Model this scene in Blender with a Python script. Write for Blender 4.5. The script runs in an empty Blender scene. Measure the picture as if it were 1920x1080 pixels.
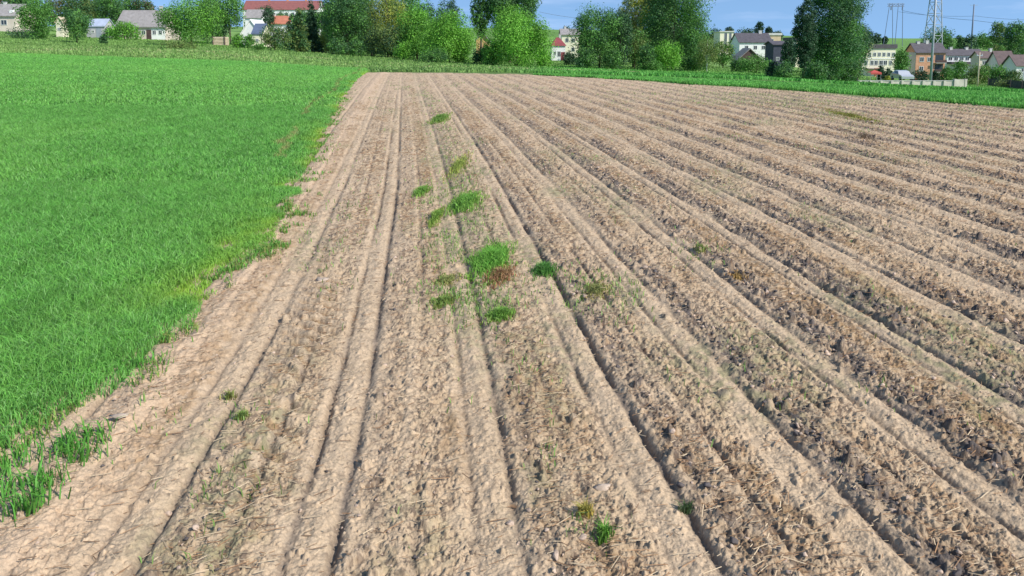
import bpy, math, random
import numpy as np

random.seed(7)
scene = bpy.context.scene
COL = scene.collection
R = math.radians

# ------------------------------------------------------------------ camera, sky, sun, exposure
CAM_H = 1.75
F = 1387.0                      # focal length in pixels of the 1920 wide photograph
TH = math.atan(0.115)           # pitch below the horizon; the photograph is cropped low (lens shift)
HOR = 82.0                      # image row of the true horizon
CY = HOR + F * 0.115            # image row of the optical axis
cam_d = bpy.data.cameras.new("camera")
cam = bpy.data.objects.new("camera", cam_d)
COL.objects.link(cam)
cam_d.sensor_width = 36.0
cam_d.lens = 36.0 * F / 1920.0
cam_d.shift_y = -(540.0 - CY) / 1920.0
cam_d.clip_start = 0.05
cam_d.clip_end = 12000.0
cam.location = (0, 0, CAM_H)
cam.rotation_euler = (math.pi / 2 - TH, 0, 0)
scene.camera = cam

SUN_EL = R(40)
SUN_AZ = math.atan2(0.83, -0.56)           # clockwise from +Y: behind the camera, to the right
sdir = (math.sin(SUN_AZ) * math.cos(SUN_EL), math.cos(SUN_AZ) * math.cos(SUN_EL), math.sin(SUN_EL))
sun_d = bpy.data.lights.new("sun", 'SUN')
sun_d.energy = 4.4
sun_d.angle = R(0.55)
sun_d.color = (1.0, 0.95, 0.87)
sun = bpy.data.objects.new("sun", sun_d)
COL.objects.link(sun)
from mathutils import Vector
sun.rotation_euler = Vector(sdir).to_track_quat('Z', 'Y').to_euler()

world = bpy.data.worlds.new("World")
scene.world = world
world.use_nodes = True
nt = world.node_tree
nt.nodes.clear()
wo = nt.nodes.new('ShaderNodeOutputWorld')
bg = nt.nodes.new('ShaderNodeBackground')
sky = nt.nodes.new('ShaderNodeTexSky')
sky.sky_type = 'NISHITA'
sky.sun_disc = False
sky.sun_elevation = SUN_EL
sky.sun_rotation = SUN_AZ
sky.air_density = 1.0
sky.dust_density = 0.3
sky.ozone_density = 2.0
tc = nt.nodes.new('ShaderNodeTexCoord')
vadd = nt.nodes.new('ShaderNodeVectorMath'); vadd.operation = 'ADD'
vadd.inputs[1].default_value = (0, 0, 0.32)
vnor = nt.nodes.new('ShaderNodeVectorMath'); vnor.operation = 'NORMALIZE'
nt.links.new(tc.outputs['Generated'], vadd.inputs[0])
nt.links.new(vadd.outputs[0], vnor.inputs[0])
nt.links.new(vnor.outputs[0], sky.inputs['Vector'])
# thin veils of cloud, wider than they are high
cmap = nt.nodes.new('ShaderNodeMapping'); cmap.inputs['Scale'].default_value = (2.2, 2.2, 16)
nt.links.new(tc.outputs['Generated'], cmap.inputs['Vector'])
cn = nt.nodes.new('ShaderNodeTexNoise'); cn.inputs['Scale'].default_value = 2.1; cn.inputs['Detail'].default_value = 7; cn.inputs['Roughness'].default_value = 0.55
nt.links.new(cmap.outputs[0], cn.inputs['Vector'])
cr = nt.nodes.new('ShaderNodeValToRGB')
cr.color_ramp.elements[0].position = 0.54; cr.color_ramp.elements[0].color = (0, 0, 0, 1)
cr.color_ramp.elements[1].position = 0.78; cr.color_ramp.elements[1].color = (0.30, 0.30, 0.30, 1)
nt.links.new(cn.outputs['Fac'], cr.inputs['Fac'])
cmix = nt.nodes.new('ShaderNodeMix'); cmix.data_type = 'RGBA'
cmix.inputs[7].default_value = (6.0, 6.6, 8.4, 1)
nt.links.new(cr.outputs['Color'], cmix.inputs['Factor'])
tint = nt.nodes.new('ShaderNodeMix'); tint.data_type = 'RGBA'; tint.blend_type = 'MULTIPLY'
tint.inputs['Factor'].default_value = 1.0
tint.inputs[7].default_value = (1.12, 1.24, 1.26, 1)
nt.links.new(sky.outputs['Color'], tint.inputs[6])
nt.links.new(tint.outputs[2], cmix.inputs[6])
nt.links.new(cmix.outputs[2], bg.inputs['Color'])
bg.inputs['Strength'].default_value = 0.14
nt.links.new(bg.outputs[0], wo.inputs['Surface'])

scene.view_settings.view_transform = 'Standard'
scene.view_settings.look = 'None'
scene.view_settings.exposure = 0.3
scene.view_settings.gamma = 1.0
scene.cycles.max_bounces = 6

# ------------------------------------------------------------------ picture geometry
def slope(Y):                    # height over distance of the sight line through image row Y
    return np.tan(-TH + np.arctan((CY - np.asarray(Y, float)) / F))
def tan_x(X, Y):                 # sideways over distance
    v = (CY - np.asarray(Y, float)) / F
    return ((np.asarray(X, float) - 960.0) / F) / (math.cos(TH) + v * math.sin(TH))
def flat_D(Y):
    return -CAM_H / slope(Y)
XT = 1394.0                      # X = 960 + t * XT near the horizon

# ------------------------------------------------------------------ noise
def _hash(ix, iy, seed):
    h = (ix.astype(np.int64) * 374761393 + iy.astype(np.int64) * 668265263 + seed * 974634721) & 0xffffffff
    h = ((h ^ (h >> 13)) * 1274126177) & 0xffffffff
    h = ((h ^ (h >> 16)) * 2246822519) & 0xffffffff
    return ((h ^ (h >> 15)) & 0xffffff) / float(0x1000000)
def vnoise(x, y, seed=0):
    ix, iy = np.floor(x), np.floor(y)
    fx, fy = x - ix, y - iy
    fx = fx * fx * (3 - 2 * fx); fy = fy * fy * (3 - 2 * fy)
    a = _hash(ix, iy, seed); b = _hash(ix + 1, iy, seed)
    c = _hash(ix, iy + 1, seed); d = _hash(ix + 1, iy + 1, seed)
    return (a * (1 - fx) + b * fx) * (1 - fy) + (c * (1 - fx) + d * fx) * fy
def fbm(x, y, seed=0, octv=4, gain=0.5):
    s = 0; a = 1; t = 0
    for k in range(octv):
        s = s + a * vnoise(x * 2.03 ** k + 17.3 * k, y * 2.03 ** k - 9.1 * k, seed + k)
        t += a; a *= gain
    return s / t
def lumps(x, y, size, seed, rmin, rmax, dens):
    """rounded, slightly angular clods: height of the tallest clod over each point"""
    gx, gy = x / size, y / size
    ix, iy = np.floor(gx), np.floor(gy)
    best = np.zeros_like(x)
    for dx in (-1, 0, 1):
        for dy in (-1, 0, 1):
            cx, cy = ix + dx, iy + dy
            px = (cx + 0.1 + 0.8 * _hash(cx, cy, seed)) * size
            py = (cy + 0.1 + 0.8 * _hash(cx, cy, seed + 1)) * size
            r = rmin + (rmax - rmin) * _hash(cx, cy, seed + 2) ** 2
            on = _hash(cx, cy, seed + 3) < dens
            an = _hash(cx, cy, seed + 4) * 6.283
            ex = 0.7 + 0.5 * _hash(cx, cy, seed + 5)
            ddx, ddy = x - px, y - py
            qx = (ddx * np.cos(an) + ddy * np.sin(an)) / ex
            qy = (-ddx * np.sin(an) + ddy * np.cos(an)) * ex
            d2 = qx * qx + qy * qy
            k = np.clip(1 - d2 / (r * r), 0, 1)
            best = np.maximum(best, np.where(on, r * 0.85 * np.sqrt(k), 0))
    return best
def sstep(a, b, x):
    t = np.clip((x - a) / (b - a), 0, 1)
    return t * t * (3 - 2 * t)

# ------------------------------------------------------------------ terrain
TX = np.array([-700, 0, 480, 680, 960, 1200, 1440, 1700, 1920, 2600], float)
TD = np.array([60, 90, 130, 180, 300, 600, 1300, 4000], float)
TY = np.array([
    [ 95,  78,  60,  52,  46,  48,  50, 80],
    [101,  82,  64,  54,  47,  48,  50, 80],
    [116,  95,  86,  78,  60,  52,  50, 80],
    [127, 108, 102,  92,  70,  56,  51, 80],
    [132, 124, 116, 105,  95,  66,  53, 80],
    [140, 133, 124, 112,  97,  72,  60, 80],
    [150, 143, 132, 122, 102,  80,  66, 80],
    [167, 161, 155, 147, 122,  88,  72, 80],
    [177, 169, 158, 148, 122,  88,  70, 80],
    [185, 175, 160, 148, 120,  86,  68, 80]], float)
TZ = CAM_H + TD[None, :] * slope(TY)
FX = np.array([-900, 300, 480, 600, 690, 840, 960, 1150, 1300, 1440, 1600, 1920, 2300, 3000], float)
FD = np.concatenate([[18, 18, 25, 38], flat_D([135.5, 136.5, 138.5, 148, 158, 165.5, 178, 203, 236, 290])])
def far_edge(X):                 # end of the flat part for a direction
    return np.interp(X, FX, FD)
def terrain(x, y):
    x = np.asarray(x, float); y = np.asarray(y, float)
    D = np.maximum(y, 1e-3)
    X = np.clip(960 + XT * x / np.maximum(D, 0.5), -900, 2600)
    zk = [np.interp(X, TX, TZ[:, k]) for k in range(len(TD))]
    fd = far_edge(X)
    z = np.zeros(np.broadcast(x, y).shape)
    k0 = np.clip((D - fd) / (60.0 - fd), 0, 1)
    k0 = k0 * (0.5 + 0.5 * k0) if True else k0
    z = k0 * zk[0]
    for k in range(len(TD) - 1):
        f = np.clip((D - TD[k]) / (TD[k + 1] - TD[k]), 0, 1)
        z = np.where(D > TD[k], zk[k] * (1 - f) + zk[k + 1] * f, z)
    z = np.where(y <= 1, 0, z)
    return z
def depth_of(X, Y, lo=50, hi=420):
    """distance at which the ground in direction X crosses image row Y"""
    D = np.geomspace(lo, hi, 400)
    z = terrain((X - 960) / XT * D, D)
    s = (z - CAM_H) / D
    i = int(np.argmin(np.abs(s - slope(Y))))
    return float(D[i])

# rows of the field, read off as image positions
_ry = np.array([1600, 1080, 960, 840, 720, 630, 490, 350, 240, 170, 145, 128], float)
_rx = np.array([440, 572, 603, 633, 660, 680, 709, 733, 743, 748, 751, 755], float)
_rs = (_ry - 82) * np.array([.375, .375, .372, .369, .366, .364, .364, .372, .392, .415, .425, .430])
_rD = flat_D(_ry)
_rx1 = tan_x(_rx, _ry) * _rD
_rsp = (tan_x(_rx + _rs, _ry) - tan_x(_rx, _ry)) * _rD
_o = np.argsort(_rD)
def row_u(x, D):
    sp = np.interp(D, _rD[_o], _rsp[_o])
    return 1.0 + (x - np.interp(D, _rD[_o], _rx1[_o])) / sp, sp
_ey = np.array([1700, 1080, 960, 880, 820, 760, 700, 640, 560, 500, 440, 400, 300, 200, 150, 136, 128], float)
_ex = np.array([-1100, -470, -240, -60, 55, 165, 262, 330, 385, 440, 505, 532, 582, 630, 668, 688, 700], float)
_eD = flat_D(_ey); _exw = tan_x(_ex, _ey) * _eD; _eo = np.argsort(_eD)
def edge_x(D):
    return np.interp(D, _eD[_eo], _exw[_eo])
def crop_far(X):
    return np.interp(X, [-900, 0, 480, 690, 760], [60, 60, 58, 52, 51])

def edge_wob(x, D):
    return ((fbm(x * 3.2, D * 1.9, 31, 3) - .5) * 0.7 + (fbm(x * 9, D * 5, 33, 2) - .5) * .35) * np.clip((D / 7) ** 1.4, .16, .8) * np.interp(D, [7, 14], [1, .55])
def crop_mask(x, D):
    """1 inside the green crop on the left"""
    X = 960 + XT * x / np.maximum(D, .5)
    wob = edge_wob(x, D)
    return ((x < edge_x(D) + wob) & (D < crop_far(X) + (fbm(x * .7, D * .7, 5, 2) - .5) * 2)).astype(float)
def soil_mask(x, D):
    X = 960 + XT * x / np.maximum(D, .5)
    wob = (fbm(x * 0.9, D * 0.9, 77, 3) - .5) * 1.6
    far = np.where(X > 690, far_edge(X), 50.5) + wob * np.clip(D / 40, .3, 1)
    return 1 - sstep(-0.6, 0.25, D - far)

def soil_surface(x, D, detail=True):
    """height above the smooth terrain and colour of the field at a point"""
    u, sp = row_u(x, D)
    ui = np.round(u)
    q = (u - ui) * sp                                     # metres from the row centre
    crop = sstep(0.06, 0.42, edge_x(D) + edge_wob(x, D) - x)
    soil = soil_mask(x, D)
    S = soil * (1 - crop)
    wig = (fbm(D * 0.5 + ui * 13.1, ui * 3.7, 3, 2) - .5) * 0.022
    q = q + wig
    rowrand = _hash(ui, ui * 0 + 3, 11)
    along = fbm(D * 0.55 + ui * 5.3, ui * 7.7, 9, 3)
    g1 = np.exp(-((q + 0.085) / 0.017) ** 2) * (0.35 + 0.9 * _hash(ui, ui * 0, 5)) * sstep(.25, .6, along)
    g2 = np.exp(-((q - 0.075) / 0.018) ** 2) * (0.6 + 0.6 * rowrand) * sstep(.15, .5, fbm(D * 0.6 + ui * 2.9, ui * 1.7, 19, 3))
    q3 = np.where(q > 0, q, q + sp) - .335                 # a fainter pass of the cultivator half way between two rows
    g3 = np.exp(-((q3 - .02) / 0.016) ** 2) * (.2 + .8 * _hash(ui + (q < 0) * -1, ui * 0, 23)) * sstep(.3, .6, fbm(D * .6 + ui * 0 + 4, np.floor(u) * 2.1, 24, 3))
    r3 = np.exp(-((q3 + .035) / 0.028) ** 2) * sstep(.25, .55, fbm(D * .5 + 7, np.floor(u) * 1.7, 25, 3))
    wide = np.exp(-(q / 0.19) ** 2)
    right = sstep(1.5, 6.0, u)
    lug = np.exp(-((u - 0.47) / 0.22) ** 2) * sstep(7.5, 4.2, D) * sstep(.30, .5, fbm(x * 1.6, D * 1.3, 56, 2))
    rough = sstep(0.08, 0.22, np.abs(q) + (fbm(x * 7, D * 5, 16, 3) - .5) * .22) * (1 - .75 * lug) * (1 - .8 * r3) * (.62 + .38 * sstep(1.2, 4.5, u))
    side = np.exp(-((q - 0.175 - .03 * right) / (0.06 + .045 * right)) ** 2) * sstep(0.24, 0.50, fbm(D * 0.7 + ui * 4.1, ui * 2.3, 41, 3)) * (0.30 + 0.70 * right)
    n_big = fbm(x * 2.3, D * 2.3, 1, 3)
    n_mid = fbm(x * 9, D * 9, 2, 3)
    z = 0.035 * (n_big - .5) + 0.018 * rough * (n_mid - .52)
    n_cr = fbm(x * 19, D * 17, 14, 3)
    crumb = 1 - np.abs(2 * n_cr - 1) * 2.2
    z = z + (0.011 + 0.015 * rough + .02 * side) * (n_cr - .5) + 0.006 * rough * np.clip(crumb, -1, 1)
    brk = .35 + .65 * sstep(.3, .62, fbm(x * 6, D * 4, 15, 2))
    ridge = np.exp(-(q / 0.030) ** 2) + .8 * np.exp(-((q + .135) / 0.024) ** 2) + .8 * np.exp(-((q - .125) / 0.024) ** 2)
    z = z - 0.006 * wide + 0.008 * ridge * (.3 + .9 * brk) - 0.024 * g1 * brk - 0.030 * g2 * brk - 0.024 * g3 * brk + .008 * r3
    # crust thrown up beside the crop
    berm = np.exp(-((u + 0.55) / 0.35) ** 2)
    z = z + 0.05 * berm * fbm(x * 5, D * 3, 8, 3)
    # slanting marks of tractor lugs between the first two rows
    ph = (D + 0.55 * (x - edge_x(D))) / 0.15 + 0.9 * fbm(x * 3, D * 3, 55, 2)
    lw = np.sin(ph * 6.283)
    z = z + 0.022 * lug * np.clip(lw * 1.6, -1, .6)
    fine = np.zeros_like(x); cl = np.zeros_like(x); cs = np.zeros_like(x)
    if detail:
        fine = fbm(x * 62, D * 50, 4, 3, .7) - .5
        near = 1 - sstep(14, 30, D)
        patch = sstep(0.45, 0.7, fbm(x * 1.1 + 3, D * 1.1, 61, 3))
        dn = np.clip(0.04 + 0.16 * rough * patch + 0.85 * side + 0.12 * right * rough, 0, .9)
        cl = lumps(x + .012 * (n_cr - .5) * 2, D + .02 * (n_mid - .5), 0.085, 21, 0.008, 0.036, dn * .8) * (.55 + .9 * n_cr)
        cs = lumps(x + .01 * (n_cr - .5), D, 0.030, 27, 0.004, 0.0145, np.clip(dn * 1.1 + 0.30, 0, .95)) * (.6 + .8 * n_cr)
        z = z + (cl * (0.95 + .6 * side) + cs * 1.1 - .004) * (0.35 + 0.65 * (1 - berm)) + (0.014 + 0.018 * rough) * fine
    z = z * S
    # colour of the dry earth, with straw and moist clods
    pale = np.array([0.532, 0.396, 0.262]); mid = np.array([0.420, 0.304, 0.190])
    ochre = np.array([0.315, 0.205, 0.110]); moist = np.array([0.088, 0.078, 0.078]); olive = np.array([0.285, 0.255, 0.14])
    m1 = np.clip(0.75 * fbm(x * 3.1, D * 3.1, 71, 4) + 0.38 * rough + 1.1 * fine - 0.22, 0, 1)[..., None]
    c = pale * (1 - m1) + mid * m1
    och = sstep(0.50, 0.74, fbm(x * 2.6, D * 1.1, 72, 4)) * rough * 0.6
    och = np.maximum(och, 0.6 * (g1 + g2 * .5) * sstep(.4, .7, fbm(x * 2, D * 1.2, 73, 3)))
    och = np.maximum(och, .8 * (_hash(ui, ui * 0, 17) > .62) * np.exp(-((q + .20) / .10) ** 2) * sstep(.35, .6, fbm(x * 1.3, D * .6, 87, 3)))
    och = np.maximum(och, .7 * lug * sstep(.1, -.7, lw))
    spk = fbm(x * 30, D * 22, 78, 2)
    och = np.clip(och * (.15 + 1.5 * sstep(.3, .7, spk)), 0, 1)[..., None]
    c = c * (1 - och) + ochre * och
    ol = (sstep(0.52, 0.80, fbm(x * 1.6, D * 0.8, 74, 4)) * 0.55)
    X = 960 + XT * x / np.maximum(D, .5)
    ol = ol + .6 * np.exp(-((u - 2.25) / .5) ** 2) * sstep(3, 5, D) * sstep(.35, .6, fbm(x * 2, D * .9, 89, 3))
    ol = np.clip(ol + 0.95 * sstep(13, 22, D) * sstep(1150, 1550, X) * sstep(.35, .62, fbm(x * .5, D * .5, 75, 4)), 0, .85)
    ol = np.clip(ol * (.1 + 1.5 * sstep(.32, .72, fbm(x * 24 + 5, D * 18, 80, 2))), 0, .85)[..., None]
    c = c * (1 - ol) + olive * ol
    mo = np.clip(sstep(0.012, 0.03, cl) * (0.25 + 0.5 * right) * (n_cr > .5) + side * (.30 + 1.1 * sstep(.46, .60, fbm(x * 26, D * 18, 82, 4, .8))) + 0.62 * np.clip(g2 + g1 * .7 + g3 * .9, 0, 1), 0, .9)[..., None]  # moist clod bands; the groove lines get the same dark colour
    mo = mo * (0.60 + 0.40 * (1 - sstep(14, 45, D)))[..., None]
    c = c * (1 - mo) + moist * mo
    # moist crumbs, dead plant bits and small shadows painted over the dry crust
    pep = fbm(x * 40 + 3, D * 26, 84, 4, .85)
    amt = (.45 + .75 * rough + .45 * right * rough) * (1 - .6 * berm)
    pp_ = np.clip(sstep(.55, .64, pep) * amt * .85, 0, .85)[..., None]
    c = c * (1 - pp_) + np.array([0.125, 0.090, 0.068]) * pp_
    rust = (sstep(.56, .66, fbm(x * 34 + 9, D * 44, 85, 3, .8)) * rough * (.15 + .45 * sstep(.4, .6, fbm(x * 1.7, D * 1.2, 86, 3))) * .8)[..., None]
    c = c * (1 - rust) + np.array([0.29, 0.165, 0.085]) * rust
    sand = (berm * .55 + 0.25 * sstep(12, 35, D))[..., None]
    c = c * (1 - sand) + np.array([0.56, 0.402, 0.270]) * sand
    earth_under = np.array([0.075, 0.105, 0.035])
    c = c * (1 - crop[..., None]) + earth_under * crop[..., None]
    mead = np.array([0.10, 0.17, 0.045]) * (0.75 + 0.5 * fbm(x * .6, D * .6, 79, 3))[..., None]
    c = c * soil[..., None] + mead * (1 - soil[..., None]) * (1 - crop[..., None]) + earth_under * ((1 - soil) * crop)[..., None]
    return z, c

# ------------------------------------------------------------------ mesh helpers
def mesh_np(name, verts, faces, nper, mat=None, colors=None, smooth=False, parent=None):
    """faces: flat index array, nper: int or array of corner counts"""
    verts = np.asarray(verts, np.float32).reshape(-1, 3)
    faces = np.asarray(faces, np.int32).ravel()
    me = bpy.data.meshes.new(name)
    if np.isscalar(nper):
        nf = len(faces) // nper
        tot = np.full(nf, nper, np.int32)
    else:
        tot = np.asarray(nper, np.int32); nf = len(tot)
    start = np.concatenate([[0], np.cumsum(tot)[:-1]]).astype(np.int32)
    me.vertices.add(len(verts)); me.vertices.foreach_set("co", verts.ravel())
    me.loops.add(len(faces)); me.loops.foreach_set("vertex_index", faces)
    me.polygons.add(nf); me.polygons.foreach_set("loop_start", start); me.polygons.foreach_set("loop_total", tot)
    if smooth:
        me.polygons.foreach_set("use_smooth", np.ones(nf, bool))
    if colors is not None:
        at = me.color_attributes.new("tint", 'FLOAT_COLOR', 'POINT')
        c4 = np.ones((len(verts), 4), np.float32); c4[:, :3] = colors
        at.data.foreach_set("color", c4.ravel())
    me.update(calc_edges=True)
    me.validate()
    o = bpy.data.objects.new(name, me)
    COL.objects.link(o)
    if mat: me.materials.append(mat)
    if parent: o.parent = parent
    return o

class MB:
    """collects boxes, bars, tubes and free polygons for ONE mesh object"""
    def __init__(s): s.v = []; s.f = []
    def poly(s, pts, faces):
        b = len(s.v); s.v += [tuple(p) for p in pts]; s.f += [tuple(b + i for i in f) for f in faces]
    def box(s, x0, x1, y0, y1, z0, z1):
        s.poly([(x0, y0, z0), (x1, y0, z0), (x1, y1, z0), (x0, y1, z0), (x0, y0, z1), (x1, y0, z1), (x1, y1, z1), (x0, y1, z1)],
               [(0, 3, 2, 1), (4, 5, 6, 7), (0, 1, 5, 4), (1, 2, 6, 5), (2, 3, 7, 6), (3, 0, 4, 7)])
    def tube(s, pts, radii, n=7, caps=True):
        rings = []
        pts = [Vector(p) for p in pts]
        for i, p in enumerate(pts):
            d = (pts[min(i + 1, len(pts) - 1)] - pts[max(i - 1, 0)]).normalized()
            a = d.orthogonal().normalized() if abs(d.z) > .9 else d.cross(Vector((0, 0, 1))).normalized()
            if abs(d.z) > .9: a = Vector((1, 0, 0)) - d * d.x; a.normalize()
            b = d.cross(a)
            r = radii[i] if hasattr(radii, '__len__') else radii
            rings.append([p + a * r * math.cos(2 * math.pi * k / n) + b * r * math.sin(2 * math.pi * k / n) for k in range(n)])
        base = len(s.v)
        for rg in rings: s.v += [tuple(q) for q in rg]
        for i in range(len(rings) - 1):
            for k in range(n):
                k2 = (k + 1) % n
                s.f.append((base + i * n + k, base + i * n + k2, base + (i + 1) * n + k2, base + (i + 1) * n + k))
        if caps:
            s.f.append(tuple(base + k for k in reversed(range(n))))
            s.f.append(tuple(base + (len(rings) - 1) * n + k for k in range(n)))
    def build(s, name, mat, parent=None, smooth=False):
        me = bpy.data.meshes.new(name)
        me.from_pydata(s.v, [], s.f)
        me.validate(); me.update()
        if smooth:
            for p in me.polygons: p.use_smooth = True
        me.materials.append(mat)
        o = bpy.data.objects.new(name, me); COL.objects.link(o)
        if parent: o.parent = parent
        return o

def tag(o, label=None, cat=None, group=None, kind=None):
    if label: o["label"] = label
    if cat: o["category"] = cat
    if group: o["group"] = group
    if kind: o["kind"] = kind
    return o
def empty(name, loc, rz=0):
    o = bpy.data.objects.new(name, None); COL.objects.link(o)
    o.empty_display_size = .3
    o.location = loc; o.rotation_euler = (0, 0, rz)
    return o

# ------------------------------------------------------------------ materials
def new_mat(name):
    m = bpy.data.materials.new(name); m.use_nodes = True
    return m, m.node_tree, m.node_tree.nodes['Principled BSDF']
def mat_attr(name, rough=0.9, bump=0.0, bscale=60, transl=0.0, var=0.0, spec=0.2):
    m, t, p = new_mat(name)
    p.inputs['Roughness'].default_value = rough
    p.inputs['Specular IOR Level'].default_value = spec
    a = t.nodes.new('ShaderNodeVertexColor'); a.layer_name = "tint"
    col = a.outputs['Color']
    if var:
        tcn = t.nodes.new('ShaderNodeTexCoord')
        n = t.nodes.new('ShaderNodeTexNoise'); n.inputs['Scale'].default_value = bscale; n.inputs['Detail'].default_value = 5
        n.inputs['Roughness'].default_value = .7
        t.links.new(tcn.outputs['Object'], n.inputs['Vector'])
        mr = t.nodes.new('ShaderNodeMapRange'); mr.inputs[1].default_value = .3; mr.inputs[2].default_value = .7
        mr.inputs[3].default_value = 1 - var; mr.inputs[4].default_value = 1 + var
        t.links.new(n.outputs['Fac'], mr.inputs[0])
        mx = t.nodes.new('ShaderNodeMix'); mx.data_type = 'RGBA'; mx.blend_type = 'MULTIPLY'; mx.inputs['Factor'].default_value = 1
        t.links.new(col, mx.inputs[6]); t.links.new(mr.outputs[0], mx.inputs[7])
        col = mx.outputs[2]
        if bump:
            b = t.nodes.new('ShaderNodeBump'); b.inputs['Strength'].default_value = bump; b.inputs['Distance'].default_value = .01
            t.links.new(n.outputs['Fac'], b.inputs['Height']); t.links.new(b.outputs[0], p.inputs['Normal'])
    t.links.new(col, p.inputs['Base Color'])
    if transl:
        tr = t.nodes.new('ShaderNodeBsdfTranslucent'); t.links.new(col, tr.inputs['Color'])
        ms = t.nodes.new('ShaderNodeMixShader'); ms.inputs[0].default_value = transl
        out = t.nodes['Material Output']
        t.links.new(p.outputs[0], ms.inputs[1]); t.links.new(tr.outputs[0], ms.inputs[2]); t.links.new(ms.outputs[0], out.inputs['Surface'])
    return m
def mat_plain(name, c, rough=.8, var=.12, scale=1.2, metal=0.0, stripes=None):
    m, t, p = new_mat(name)
    p.inputs['Roughness'].default_value = rough; p.inputs['Metallic'].default_value = metal
    tcn = t.nodes.new('ShaderNodeTexCoord')
    n = t.nodes.new('ShaderNodeTexNoise'); n.inputs['Scale'].default_value = scale; n.inputs['Detail'].default_value = 6
    t.links.new(tcn.outputs['Object'], n.inputs['Vector'])
    r = t.nodes.new('ShaderNodeValToRGB')
    r.color_ramp.elements[0].position = .3; r.color_ramp.elements[1].position = .7
    r.color_ramp.elements[0].color = tuple(max(0, v * (1 - var)) for v in c) + (1,)
    r.color_ramp.elements[1].color = tuple(v * (1 + var) for v in c) + (1,)
    t.links.new(n.outputs['Fac'], r.inputs['Fac'])
    t.links.new(r.outputs['Color'], p.inputs['Base Color'])
    if stripes:
        w = t.nodes.new('ShaderNodeTexWave'); w.inputs['Scale'].default_value = stripes; w.bands_direction = 'Z'
        t.links.new(tcn.outputs['Object'], w.inputs['Vector'])
        b = t.nodes.new('ShaderNodeBump'); b.inputs['Strength'].default_value = .6; b.inputs['Distance'].default_value = .05
        t.links.new(w.outputs['Fac'], b.inputs['Height']); t.links.new(b.outputs[0], p.inputs['Normal'])
    return m
M = {}
M['soil'] = mat_attr('soil', .95, .7, 85, var=.22, spec=.1)
M['clod'] = mat_attr('clod', .95, .5, 110, var=.2, spec=.1)
M['ground'] = mat_attr('meadow_ground', .95, 0, .35, var=.25, spec=.1)
M['leaf'] = mat_attr('leaf', .6, transl=.28, spec=.3)
M['blade'] = mat_attr('blade', .55, transl=.30, spec=.25)
M['straw'] = mat_attr('straw', .7, spec=.3)
M['bark'] = mat_plain('bark', (.10, .075, .055), .9, .35, 6)
M['birch_bark'] = mat_plain('birch_bark', (.55, .53, .48), .85, .4, 3)
M['white'] = mat_plain('white_render', (.78, .77, .74), .85, .06, .5)
M['palewall'] = mat_plain('pale_wall', (.54, .49, .42), .9, .15, 1.5)
M['cream'] = mat_plain('cream_render', (.76, .70, .52), .85, .07, .5)
M['palepink'] = mat_plain('pale_pink_render', (.62, .52, .44), .85, .1, .6)
M['greywall'] = mat_plain('grey_render', (.42, .41, .41), .85, .12, .6)
M['brick'] = mat_plain('brick', (.52, .27, .16), .85, .2, 2.2)
M['tan'] = mat_plain('tan_render', (.55, .42, .27), .85, .1, .6)
M['orange'] = mat_plain('orange_render', (.58, .36, .16), .85, .1, .6)
M['darkwood'] = mat_plain('dark_wood', (.075, .045, .040), .85, .3, 2)
M['darkblue'] = mat_plain('dark_blue_wall', (.045, .05, .075), .85, .2, 1)
M['roof_grey'] = mat_plain('grey_roof', (.30, .275, .26), .85, .18, 1.6, stripes=3)
M['roof_dark'] = mat_plain('dark_roof', (.085, .075, .085), .75, .2, 1.4, stripes=3)
M['roof_brown'] = mat_plain('brown_roof', (.13, .09, .085), .8, .2, 1.4, stripes=3)
M['roof_red'] = mat_plain('red_roof', (.26, .092, .080), .8, .15, 1.2, stripes=3)
M['roof_crimson'] = mat_plain('crimson_roof', (.26, .055, .06), .75, .15, 1.2, stripes=3)
M['roof_orange'] = mat_plain('orange_roof', (.48, .17, .10), .8, .12, 1.2, stripes=3)
M['roof_blue'] = mat_plain('blue_grey_roof', (.10, .13, .20), .6, .15, 1.2, stripes=3)
M['roof_metal'] = mat_plain('pale_metal_roof', (.42, .47, .58), .5, .1, 1, stripes=4)
M['concrete'] = mat_plain('concrete', (.52, .51, .48), .85, .12, 2)
M['steel'] = mat_plain('galvanised_steel', (.34, .37, .41), .6, .1, 2, metal=.2)
M['hazysteel'] = mat_plain('hazy_dark_steel', (.15, .18, .24), .6, .1, 2, metal=.2)  # steel lightened and blued to stand in for distance haze
M['frame'] = mat_plain('window_frame', (.62, .62, .60), .5, .04, 2)
M['glass'] = mat_plain('window_glass', (.045, .055, .07), .12, .2, .5)
M['red'] = mat_plain('red_canvas', (.45, .07, .055), .7, .1, 2)
M['carpaint'] = mat_plain('silver_paint', (.55, .56, .58), .3, .03, 2, metal=.3)
M['tyre'] = mat_plain('tyre_rubber', (.02, .02, .022), .8, .1, 4)
M['fencewood'] = mat_plain('fence_wood', (.06, .055, .05), .85, .25, 2)
M['stone'] = mat_plain('pale_stone', (.43, .335, .255), .95, .25, 40)
M['timber'] = mat_plain('cut_timber', (.55, .45, .32), .85, .2, 4)

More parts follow.
